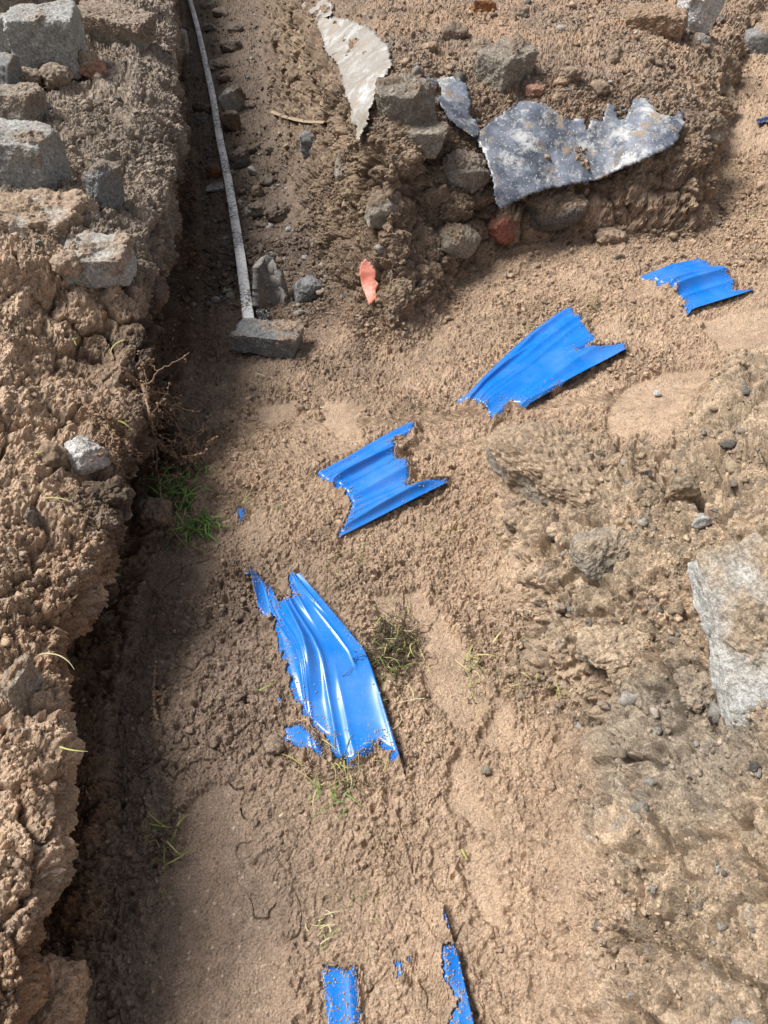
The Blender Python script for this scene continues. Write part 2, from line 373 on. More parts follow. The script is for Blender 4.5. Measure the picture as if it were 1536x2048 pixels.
col = lay(col, MTOP, mtop); col = lay(col, C(.36,.25,.17), mtop * sst(-.1, .35, n1) * .7)
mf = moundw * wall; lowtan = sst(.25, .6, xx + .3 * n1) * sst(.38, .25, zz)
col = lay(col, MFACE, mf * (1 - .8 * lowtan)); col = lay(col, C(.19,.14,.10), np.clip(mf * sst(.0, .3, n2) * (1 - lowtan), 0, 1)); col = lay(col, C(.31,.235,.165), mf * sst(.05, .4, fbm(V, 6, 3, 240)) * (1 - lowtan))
bb = bankw
col = lay(col, REDB, bb); col = lay(col, BTOP, bb * sst(1.5, 1.75, yy + .15 * n1) * .9)
zrel = (zz - fl)
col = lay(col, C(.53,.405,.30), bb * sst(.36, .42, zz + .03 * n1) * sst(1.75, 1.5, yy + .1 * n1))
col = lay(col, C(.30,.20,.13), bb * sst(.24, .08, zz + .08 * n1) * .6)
col = lay(col, RUST, bb * sst(.1, .4, fbm(V, 5, 3, 250) + .1) * sst(.36, .12, zz) * .6)
col = lay(col, BLACK, bb * sst(.12, .3, fbm(V, 4, 3, 260)) * sst(.42, .3, zz) * sst(.8, 1.1, yy) * .85)  # black soil blotches that also paint shade under the overhang
# shade painted into the colour of the lower bank wall and its foot
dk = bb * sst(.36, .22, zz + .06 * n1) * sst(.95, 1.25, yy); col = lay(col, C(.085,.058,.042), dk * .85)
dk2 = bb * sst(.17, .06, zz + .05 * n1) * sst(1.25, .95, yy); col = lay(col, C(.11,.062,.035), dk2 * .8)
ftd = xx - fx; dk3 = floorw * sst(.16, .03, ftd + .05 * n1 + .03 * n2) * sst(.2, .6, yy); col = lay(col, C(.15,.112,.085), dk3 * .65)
cellc = (w3[:, 2] - .5) * .22 + (w2[:, 2] - .5) * .16
col = col * np.clip(1 + .16 * n1 + .14 * n2 + (.18 + .25 * greyz) * n3 + cellc * (1 + .8 * greyz) * 1.3 * (.4 + .6 * np.clip(rough, 0, 1)), .4, 1.8)[:, None]
stone_grey = (w3[:, 2] > .95) * (greyz * .9 + mtop * .8 + bb * .5) ; col = lay(col, C(.24,.225,.21), np.clip(stone_grey, 0, .4))
pebble_pale = (w4[:, 2] > .96) & (w4[:, 0] < .4); col = lay(col, C(.55,.47,.38), pebble_pale * .6)
dark_speck = (w4[:, 2] < .05) & (w4[:, 0] < .45); col = lay(col, C(.06,.05,.045), dark_speck * .55)
trf = moundw * sst(2.1, 2.6, yy) * sst(.24, .05, zz) * sst(.0, -.15, xx); col = lay(col, C(.20,.155,.12), trf * .8)  # trench shade painted onto the mound foot too
tr = floorw * sst(2.0, 2.5, yy) * sst(.0, -.2, xx); col = lay(col, C(.15,.118,.095), tr * (.75 + .25 * sst(-.2, .3, n2)))  # trench floor colour darkened to paint in its shade
col = np.clip(col, .01, .9)

# ------------------------------------------------------------------ mesh helpers
COL = scene.collection
def tag(o, label=None, cat=None, group=None, kind=None):
    if label: o['label'] = label
    if cat: o['category'] = cat
    if group: o['group'] = group
    if kind: o['kind'] = kind
    return o
def mesh_np(name, V, Fc, mat, parent=None, smooth=True, cols=None):
    me = bpy.data.meshes.new(name); V = np.asarray(V, np.float32); Fc = np.asarray(Fc, np.int32); k = Fc.shape[1]
    me.vertices.add(len(V)); me.vertices.foreach_set('co', V.ravel())
    me.loops.add(Fc.size); me.loops.foreach_set('vertex_index', Fc.ravel())
    me.polygons.add(len(Fc)); me.polygons.foreach_set('loop_start', np.arange(0, Fc.size, k, dtype=np.int32))
    me.polygons.foreach_set('use_smooth', np.full(len(Fc), smooth, bool))
    if cols is not None:
        at_ = me.color_attributes.new('soil', 'FLOAT_COLOR', 'POINT')
        at_.data.foreach_set('color', np.c_[cols, np.ones(len(cols))].astype(np.float32).ravel())
    me.update(calc_edges=True); me.validate(clean_customdata=False)
    if isinstance(mat, (list, tuple)):
        for m in mat: me.materials.append(m)
    else: me.materials.append(mat)
    o = bpy.data.objects.new(name, me); COL.objects.link(o)
    if parent: o.parent = parent
    return o
def new_mat(name):
    m = bpy.data.materials.new(name); m.use_nodes = True; nt = m.node_tree; nt.nodes.clear()
    out = nt.nodes.new('ShaderNodeOutputMaterial'); b = nt.nodes.new('ShaderNodeBsdfPrincipled'); nt.links.new(b.outputs[0], out.inputs[0])
    return m, nt, b
def nd(nt, t, **kw):
    n = nt.nodes.new(t)
    for k, v in kw.items():
        if k.startswith('i_'):
            key = k[2:]; n.inputs[int(key) if key.isdigit() else key.replace('_', ' ')].default_value = v
        else: setattr(n, k, v)
    return n
def noise_n(nt, scale, detail=4, rough=.6, vec=None, dist=0):
    n = nd(nt, 'ShaderNodeTexNoise', i_Scale=scale, i_Detail=detail, i_Roughness=rough, i_Distortion=dist)
    if vec: nt.links.new(vec, n.inputs['Vector'])
    return n.outputs[0]
def ramp(nt, src, a, b, ca=(0, 0, 0, 1), cb=(1, 1, 1, 1)):
    r = nd(nt, 'ShaderNodeValToRGB'); r.color_ramp.elements[0].position = a; r.color_ramp.elements[1].position = b
    r.color_ramp.elements[0].color = ca; r.color_ramp.elements[1].color = cb
    nt.links.new(src, r.inputs[0]); return r.outputs[0]
def mixc(nt, fac, a, b, mode='MIX'):
    m = nd(nt, 'ShaderNodeMix', data_type='RGBA', blend_type=mode)
    for s, i in ((fac, 0), (a, 6), (b, 7)):
        if isinstance(s, (int, float, tuple)): m.inputs[i].default_value = s
        else: nt.links.new(s, m.inputs[i])
    return m.outputs[2]
def math_n(nt, op, a, b):
    m = nd(nt, 'ShaderNodeMath', operation=op)
    for s, i in ((a, 0), (b, 1)):
        if isinstance(s, (int, float)): m.inputs[i].default_value = s
        else: nt.links.new(s, m.inputs[i])
    return m.outputs[0]
def bump_n(nt, b, h, strength, dist):
    bp = nd(nt, 'ShaderNodeBump', i_Strength=strength, i_Distance=dist); nt.links.new(h, bp.inputs['Height']); nt.links.new(bp.outputs[0], b.inputs['Normal'])
def soil_mat(name, flat=None):
    m, nt, b = new_mat(name)
    tc = nd(nt, 'ShaderNodeTexCoord').outputs['Object']
    if flat is None: base = nd(nt, 'ShaderNodeVertexColor', layer_name='soil').outputs[0]
    else:
        base = mixc(nt, ramp(nt, noise_n(nt, 25, 3, .6, tc), .35, .7), tuple(flat) + (1,), tuple(c * .72 for c in flat) + (1,))
    n = noise_n(nt, 330, 4, .8, tc); n2_ = noise_n(nt, 1000, 2, .6, tc)
    c = mixc(nt, .9, base, ramp(nt, n, .33, .67, (.40, .38, .36, 1), (1.55, 1.55, 1.55, 1)), 'MULTIPLY')
    nt.links.new(c, b.inputs['Base Color']); b.inputs['Roughness'].default_value = .95
    b.inputs['Specular IOR Level'].default_value = .25
    bump_n(nt, b, math_n(nt, 'ADD', n, math_n(nt, 'MULTIPLY', n2_, .6)), .9, .0022)
    return m
SOIL = soil_mat('soil')
def grid_faces(nr, nc):
    i = np.arange(nr * nc, dtype=np.int32).reshape(nr, nc)
    return np.stack([i[:-1, :-1].ravel(), i[:-1, 1:].ravel(), i[1:, 1:].ravel(), i[1:, :-1].ravel()], 1)
FC = grid_faces(NR, NC)
reg = np.where(bankw > .5, 1, np.where(moundw > .5, 2, 0))
fr = reg[FC].max(1)
for rid_, nm, lab in ((0, 'ground', None), (1, 'bank_terrain', None), (2, 'mound_terrain', None)):
    f = FC[fr == rid_]; used, inv = np.unique(f, return_inverse=True)
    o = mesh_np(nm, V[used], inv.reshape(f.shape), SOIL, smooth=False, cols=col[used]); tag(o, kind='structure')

from mathutils.bvhtree import BVHTree
_vs = V.reshape(NR, NC, 3)[:: 3, :: 3]
BVH = BVHTree.FromPolygons(_vs.reshape(-1, 3).tolist(), grid_faces(_vs.shape[0], _vs.shape[1]).tolist())
# ------------------------------------------------------------------ loose crumbs of soil
rng = np.random.default_rng(5)
import bmesh
def ico(level):
    bm = bmesh.new(); bmesh.ops.create_icosphere(bm, subdivisions=level, radius=1)
    v = np.array([p.co[:] for p in bm.verts]); f = np.array([[a.index for a in q.verts] for q in bm.faces]); bm.free(); return v, f
ICO = {k: ico(k) for k in (1, 2, 3, 4, 5, 6)}
def blobs(pos, rad, cols, level, seed, squash=.75):
    v0, f0 = ICO[level]; n = len(pos); rg = np.random.default_rng(seed)
    jit = 1 + rg.uniform(-.38, .38, (n, len(v0), 1))
    ax = rg.uniform(.7, 1.25, (n, 1, 3)); ax[:, :, 2] *= squash
    an = rg.uniform(0, 6.28, n); ca, sa = np.cos(an)[:, None], np.sin(an)[:, None]
    p = v0[None] * jit * ax
    if level >= 2: p = p + .34 * np.stack([_vn((p.reshape(-1, 3) * 1.6 + np.repeat(pos, len(v0), 0) * 900).astype(float), 7 + k) for k in range(3)], 1).reshape(p.shape)
    px = p[:, :, 0] * ca - p[:, :, 1] * sa; py = p[:, :, 0] * sa + p[:, :, 1] * ca
    p = np.stack([px, py, p[:, :, 2]], 2) * rad[:, None, None] + pos[:, None]
    f = (f0[None] + (np.arange(n) * len(v0))[:, None, None]).reshape(-1, 3)
    return p.reshape(-1, 3), f, np.repeat(cols, len(v0), 0)
VG = V.reshape(NR, NC, 3)
inview = (np.abs(V[:, 0]) < .40 * (V[:, 1] + 1.6)) & (V[:, 1] > .1) & (V[:, 1] < 7) & (V[:, 2] < .9)
dens = np.clip(rough, 0, 1.3) ** 2 * inview * (1 - .97 * opn * ont) * np.clip(Nf[:, 2] * 1.3 + .05, .15, 1) * (.35 + sst(-.2, .4, patch)) * (1 + .8 * moundw * (1 - wall) + .9 * bankw)
cs = np.cumsum(dens); 
def pick(n): return np.clip(np.searchsorted(cs, rng.uniform(0, cs[-1], n)), 0, len(V) - 1)
def crumb_layer(n, rmin, rmax, power, level, seed, sink=.25):
    i = pick(n); r = rmin * (1 - rng.uniform(0, 1, n) * (1 - (rmin / rmax) ** power)) ** (-1 / power)
    dist = np.clip((V[i, 1] + CAM_Z - V[i, 2]) * .45, .7, 2.4); r = r * dist
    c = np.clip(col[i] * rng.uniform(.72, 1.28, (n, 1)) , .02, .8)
    g = rng.uniform(0, 1, n) < (.012 + .09 * greyz[i] + .07 * mtop[i]); c[g] = np.array([.24, .225, .205]) * rng.uniform(.6, 1.5, (g.sum(), 1))
    return blobs(V[i] + Nf[i] * (r * sink)[:, None], r, c, level, seed)
parts = [crumb_layer(int(150000 * DETAIL), .0010, .0036, 2.6, 1, 1), crumb_layer(int(11000 * DETAIL), .0028, .009, 2.9, 2, 2)]
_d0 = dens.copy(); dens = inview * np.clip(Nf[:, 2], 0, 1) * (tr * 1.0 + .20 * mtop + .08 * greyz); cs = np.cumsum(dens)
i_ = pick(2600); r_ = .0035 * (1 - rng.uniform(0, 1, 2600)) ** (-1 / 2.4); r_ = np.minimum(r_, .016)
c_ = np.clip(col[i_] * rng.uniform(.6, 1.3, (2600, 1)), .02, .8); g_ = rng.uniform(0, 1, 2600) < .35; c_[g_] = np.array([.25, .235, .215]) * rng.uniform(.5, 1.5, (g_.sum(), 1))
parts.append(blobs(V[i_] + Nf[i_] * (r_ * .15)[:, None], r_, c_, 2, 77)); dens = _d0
# crumbs lying on the bare tape near the sand
cand = np.where(ont & (op_d > .001) & (op_d < .07) & inview)[0]
wts = np.exp(-op_d[cand] / .010); wts /= wts.sum()
i = rng.choice(cand, 5000, p=wts); r = .0006 + .0015 * rng.uniform(0, 1, len(i)) ** 3.2
pp = V[i].copy(); pp[:, 2] = tz[i] + r * .4
parts.append(blobs(pp, r, TAN[None] * rng.uniform(.85, 1.2, (len(i), 1)), 1, 3))
vo = 0; vs, fs, ccs = [], [], []
for a, b, c in parts: vs.append(a); fs.append(b + vo); ccs.append(c); vo += len(a)
tag(mesh_np('dirt_crumbs', np.concatenate(vs), np.concatenate(fs), SOIL, cols=np.concatenate(ccs)), 'loose crumbs of brown soil scattered over the whole dig', 'soil crumbs', kind='stuff')
# ------------------------------------------------------------------ stones
def stone_mat():
    m, nt, b = new_mat('stone'); tc = nd(nt, 'ShaderNodeTexCoord').outputs['Object']
    base = nd(nt, 'ShaderNodeVertexColor', layer_name='soil').outputs[0]
    n = noise_n(nt, 130, 5, .7, tc); n2_ = noise_n(nt, 500, 3, .7, tc)
    c = mixc(nt, .8, base, ramp(nt, n, .38, .63, (.52, .52, .52, 1), (1.4, 1.4, 1.4, 1)), 'MULTIPLY')
    c = mixc(nt, .6, c, ramp(nt, n2_, .36, .64, (.5, .5, .5, 1), (1.5, 1.5, 1.5, 1)), 'MULTIPLY')
    nt.links.new(c, b.inputs['Base Color']); b.inputs['Roughness'].default_value = .82; b.inputs['Specular IOR Level'].default_value = .35
    bump_n(nt, b, math_n(nt, 'ADD', n, math_n(nt, 'MULTIPLY', n2_, .7)), 1.0, .0045)
    return m
STONE = stone_mat()
PAL = dict(grey=(.42,.42,.40), pale=(.50,.50,.48), dark=(.13,.12,.11), brown=(.26,.19,.13), tan=(.40,.29,.19), pink=(.45,.25,.18),
           red=(.36,.14,.10), slate=(.25,.26,.265), greybrown=(.32,.285,.235), rust=(.36,.15,.06), white=(.62,.61,.60), sandy=(.42,.31,.20))
def rock_shape(kind, dims, seed, level, dirt, colr, dirtcol, R3):
    v, f = ICO[level]; rg = np.random.default_rng(seed)
    v = v / np.linalg.norm(v, axis=1, keepdims=True)
    if kind in ('sett', 'slab'):
        pl = [(np.array(a, float) + rg.normal(0, .07, 3), 1.0 + rg.uniform(-.06, .06)) for a in ((1,0,0),(-1,0,0),(0,1,0),(0,-1,0),(0,0,1),(0,0,-1))]
        for _ in range(5): a = rg.normal(0, 1, 3); pl.append((a / np.linalg.norm(a), rg.uniform(1.2, 1.42)))
        p = 30
    elif kind == 'angular':
        pl = []
        for _ in range(13): a = rg.normal(0, 1, 3); pl.append((a / np.linalg.norm(a), rg.uniform(.80, 1.12)))
        for a in ((1,0,0),(-1,0,0),(0,1,0),(0,-1,0),(0,0,1),(0,0,-1)): pl.append((np.array(a, float) + rg.normal(0, .2, 3), 1.0))
        p = 26
    else:
        pl = []
        for _ in range(9): a = rg.normal(0, 1, 3); pl.append((a / np.linalg.norm(a), rg.uniform(.85, 1.1)))
        for a in ((1,0,0),(-1,0,0),(0,1,0),(0,-1,0),(0,0,1),(0,0,-1)): pl.append((np.array(a, float), 1.0))
        p = 5
    s = 0
    for n, d in pl: s = s + (np.clip(v @ (n / np.linalg.norm(n)), 0, None) / d) ** p
    r = s ** (-1 / p)
    P = v * np.minimum(r, 1.6)[:, None]; P /= np.abs(P).max(0)
    P = P * np.array(dims) / 2
    m = max(dims); so = rg.uniform(0, 50, 3); q = P + so
    a1 = .022 if kind in ('sett', 'slab') else .04 if kind == 'angular' else .06
    d = a1 * m * fbm(q, 1.6 / m * 1.4, 4, seed) + .010 * min(1, m / .08) * fbm(q, 40, 4, seed + 3, .6) * .8
    d += .0035 * min(1, m / .06) * fbm(q, 130, 3, seed + 6, .7)
    d -= .10 * m * np.clip(fbm(q, 2.2 / m, 2, seed + 5) - .25, 0, 1)
    chips = worley(q * (7 / m), seed + 4); d += .018 * m * (chips[:, 2] - .5) * sst(.02, .12, chips[:, 1] - chips[:, 0])
    vn = v / 1.0; P = P + vn * d[:, None]
    W = P @ R3.T; up = (v / np.array(dims) * m); up = up / np.linalg.norm(up, axis=1, keepdims=True) @ R3.T
    dm = dirt * 1.5 - .55 + .55 * up[:, 2] + .75 * fbm(q, 14, 4, seed + 8)
    mk = sst(.12, .42, dm)
    cw = worley(q * 120, seed + 9); cr_ = np.sqrt(np.clip(1 - (cw[:, 0] / .8) ** 2, 0, 1)) * (.3 + cw[:, 2])
    cw2 = worley(q * 50, seed + 2); cr_ += np.sqrt(np.clip(1 - (cw2[:, 0] / .8) ** 2, 0, 1)) * (.2 + cw2[:, 2]) * 1.6
    cr_ += 1.2 * fbm(q, 75, 3, seed + 31, .7); P = P + vn * (mk * (.002 + .0048 * cr_) * min(1, m / .06))[:, None]
    n1_ = fbm(q, 9, 3, seed + 11); n2_ = fbm(q, 45, 3, seed + 12)
    c = np.array(colr)[None] * (1 + .22 * n1_ + .28 * n2_)[:, None]
    dust = sst(-.1, .5, dm + .15) * .5
    c = c * (1 - dust[:, None]) + np.array(dirtcol) * .95 * dust[:, None]
    dc = np.array(dirtcol)[None] * (1 + .25 * n2_ + .3 * (cw[:, 2] - .5))[:, None]
    c = c * (1 - mk[:, None]) + dc * mk[:, None]
    return P, f, np.clip(c, .01, .9)
def hit_off(u, v, off):
    a = (u - 768) / F; b = (v - 1024) / F
    t = np.linspace(.45, 9, 6000); x = a * t; y = S2 * (1 - b) * t; z = CAM_Z - S2 * (1 + b) * t
    k = int(np.argmax(z < H(x, y) + off)); k = k if k else 5999
    return np.array([x[k], y[k], z[k]])
def soil_at(p):
    k = int(np.argmin((V[::7, 0] - p[0]) ** 2 + (V[::7, 1] - p[1]) ** 2)); return col[::7][k]
def rot3(rx, ry, rz): return np.array(Matrix.Rotation(R(rz), 3, 'Z') @ Matrix.Rotation(R(ry), 3, 'Y') @ Matrix.Rotation(R(rx), 3, 'X'))
NST = [0]
def stone(u, v, w, h, kind, pal, e, dirt, label, rz=None, tilt=(0, 0), dr=.8, name='stone', cat='stone', group=None, hr=None, dcol=None):
    NST[0] += 1; sd_ = NST[0] * 31 + 7; rg = np.random.default_rng(sd_)
    p0 = hit_off(u, v, 0); dp = depth_of(p0); W = w * dp / F
    al = math.radians(45) + math.atan((v - 1024) / F)
    D = W * dr; Ht = (h * dp / F - D * math.sin(al) * .8) / max(math.cos(al), .35)
    Ht = W * hr if hr else min(max(Ht, .38 * W), 1.25 * W)
    c = hit_off(u, v, (e) * Ht)
    if rz is None: rz = rg.uniform(-35, 35)
    R3 = rot3(tilt[0], tilt[1], rz)
    lev = 6 if w > 76 else 5 if w > 34 else 4 if w > 18 else 3
    dc = soil_at(c) if dcol is None else np.array(dcol)
    P, f, cc = rock_shape(kind, (W, D, Ht), sd_, lev, dirt, PAL[pal], dc, R3)
    o = mesh_np(name, P, f, STONE, smooth=lev < 6, cols=cc)
    o.location = c; o.rotation_euler = Matrix(R3.tolist()).to_euler()
    tag(o, label, cat, group); return o
G1 = 'stones piled on the left bank'
TB_ = (.33,.26,.20)
for a in [
 (100,80,126,126,'sett','grey',.45,.05,'large grey cube cobblestone standing highest on the left bank',8,(4,6),.85),
 (8,72,66,80,'sett','grey',.4,.1,'grey block cut by the left frame edge directly behind the large cube cobblestone',20,(0,-8),.9),
 (80,6,190,46,'slab','greybrown',.45,.3,'flat grey slab in the top left corner behind the large cube cobblestone',-6,(0,4),.6),
 (8,150,64,72,'sett','slate',.4,.2,'blue-grey block at the left edge below the large cube cobblestone',-14,(6,0),.9),
 (26,214,100,84,'sett','greybrown',.45,.25,'brown-grey block with dusty top between the two biggest cobblestones',-10,(-5,8),.9),
 (44,318,146,134,'sett','grey',.42,.16,'large oblong grey cobblestone with orange soil on its top, at the left edge',-4,(2,4),.8),
 (186,138,48,56,'angular','pink',.35,.3,'small pinkish-tan stone leaning right of the large cube cobblestone',30,(0,20),.8),
 (116,160,50,46,'round','brown',.3,.4,'brown soil-stained stone tucked under the large cube cobblestone, right one of two',10,(0,0),.8),
 (55,160,56,40,'round','brown',.3,.35,'brown soil-stained stone tucked under the large cube cobblestone, left one of two',-10,(0,0),.8),
 (84,212,40,34,'angular','slate',.3,.25,'small blue-grey stone right of the brown-grey block',0,(0,0),.8),
 (232,56,150,52,'slab','greybrown',.25,.45,'flat grey-brown slab sunk in soil right of the large cube cobblestone',-14,(4,6),.6)]:
    stone(*a[:9], rz=a[9], tilt=a[10], dr=a[11], name='cobblestone' if a[4] == 'sett' else 'stone', cat='cobblestone' if a[4] == 'sett' else 'stone', group=G1, dcol=TB_)
for a in [
 (75,440,205,110,'slab','pale',.02,.42,'wide flat stone crusted with sand below the big oblong cobblestone',-6,(0,5),.8,.30,(.43,.32,.23)),
 (195,525,140,120,'sett','pale',.10,.28,'pale grey flat-topped stone at the brink of the trench, sand on its left',6,(0,3),.9,.5),
 (210,385,92,130,'slab','slate',.15,.25,'upright dark grey slab set in the bank beside the trench',70,(0,0),.4,1.0),
 (358,82,40,80,'sett','grey',.0,.25,'grey block showing in the trench wall at the top of the bank',4,(0,0),.9,1.2),
 (131,527,46,40,'round','sandy',.4,.95,'round clod of sand lying on the pale flat-topped stone',0,(0,0),.9,.8),
 (172,908,104,108,'angular','white',.25,.0,'whitish stone jutting from the bank face under hanging roots',-30,(10,10),.7,.85),
 (110,920,62,100,'angular','brown',.05,.3,'dark brown stone hard against the left of the whitish stone in the bank',10,(0,0),.7,1.1),
 (74,1050,50,150,'slab','greybrown',.1,.2,'thin upright grey-brown slab wedged in the bank face',80,(0,12),.35,1.9),
 (215,1010,86,110,'angular','greybrown',-.12,.5,'grey-brown rock half buried in the bank face below the whitish stone',10,(0,0),.7,1.1),
 (55,1400,90,250,'slab','greybrown',.0,.45,'tall flat grey-brown rock exposed low in the left bank face',75,(0,8),.4,2.0),
 (85,2015,160,130,'round','sandy',.1,.85,'rounded sand-coated stone at the bottom left corner',0,(0,0),.9,.8),
 (305,1030,54,56,'round','brown',.3,.9,'dark brown ball of soil at the foot of the bank beside the green grass',0,(0,0),.9,.9),
 (300,620,0,0,None,None,0,0,None,0,(0,0),0,0)][:12]:
    stone(*a[:9], rz=a[9], tilt=a[10], dr=a[11], hr=a[12], dcol=a[13] if len(a) > 13 else None)
G2 = 'stones lying on the trench floor'
for a in [
 (535,676,132,66,'slab','slate',.45,.12,'flat grey slab weighing down the near end of the white strip',-8,(0,3),.5),
 (613,577,62,54,'angular','slate',.42,.05,'dark grey angular stone right of the hollow curved shard',10,(0,0),.8),
 (466,204,54,56,'angular','grey',.35,.25,'pale grey stone leaning beside the white strip high in the trench',30,(0,-20),.6),
 (463,246,46,48,'angular','brown',.3,.4,'dark brown stone just below the pale leaning stone',-20,(0,0),.8),
 (405,222,36,30,'round','dark',.35,.2,'small dark stone left of the white strip near the pale leaning stone',0,(0,0),.8),
 (400,240,40,16,'slab','slate',.3,.3,'thin flat grey chip left of the white strip',0,(0,0),.7),
 (428,345,34,36,'angular','rust',.3,.2,'reddish-brown stone left of the white strip halfway down the trench',0,(0,0),.7),
 (431,375,42,24,'angular','pale',.35,.1,'light grey chip under the reddish-brown stone',20,(0,0),.6),
 (478,322,46,46,'angular','slate',.25,.35,'grey triangular stone right of the white strip halfway down the trench',10,(20,0),.7),
 (504,342,20,22,'angular','pale',.35,.05,'small light grey chip beside the grey triangular stone',0,(0,0),.8),
 (514,382,26,28,'round','brown',.35,.3,'round brown pebble above the two smooth grey trench stones',0,(0,0),.9),
 (533,364,28,22,'round','greybrown',.3,.3,'grey-brown pebble upper right of the round brown pebble',0,(0,0),.9),
 (511,421,44,34,'round','grey',.35,.3,'smooth grey stone on the trench floor, left one of a pair',0,(0,0),.8),
 (552,430,52,36,'round','greybrown',.35,.3,'smooth grey-brown stone on the trench floor, right one of a pair',35,(0,0),.7),
 (578,459,14,14,'round','grey',.35,.1,'tiny grey pebble below the smooth grey-brown stone',0,(0,0),.9),
 (574,475,22,20,'round','brown',.35,.3,'tiny brown pebble under the tiny grey pebble',0,(0,0),.9),
 (481,611,30,22,'angular','rust',.3,.3,'small reddish-brown stone left of the near end of the white strip',0,(0,0),.8),
 (523,452,22,14,'round','brown',.3,.4,'small flat brown pebble below the left smooth grey stone',0,(0,0),.9),
 (437,132,44,22,'angular','greybrown',.3,.3,'flat grey-brown stone beside the strip far up the trench',0,(0,0),.8),
 (462,94,44,28,'angular','greybrown',.3,.45,'lumpy brown stone far up the trench right of the strip',0,(0,0),.8),
 (415,8,34,18,'round','greybrown',.35,.2,'rounded stone at the very top of the trench beside the strip',0,(0,0),.8),
 (440,26,34,18,'round','greybrown',.35,.3,'brown-grey stone just below the topmost trench stone',0,(0,0),.8),
 (420,55,26,16,'angular','grey',.35,.3,'small grey stone far up the trench close to the strip',0,(0,0),.8),
 (470,60,30,18,'angular','greybrown',.3,.4,'small brown-grey stone against the right wall far up the trench',0,(0,0),.8),
 (446,160,26,18,'angular','brown',.3,.4,'small brown stone above the pale leaning stone',0,(0,0),.8),
 (505,300,26,20,'angular','brown',.3,.4,'small brown stone above the grey triangular stone',0,(0,0),.8),
 (545,300,22,16,'round','greybrown',.3,.4,'small grey-brown pebble at the foot of the right trench wall',0,(0,0),.8),
 (462,405,20,14,'round','brown',.3,.4,'little brown pebble left of the left smooth grey stone',0,(0,0),.8)]:
    stone(*a[:9], rz=a[9], tilt=a[10], dr=a[11], group=G2)
G3 = 'stones on and in the earth mound'
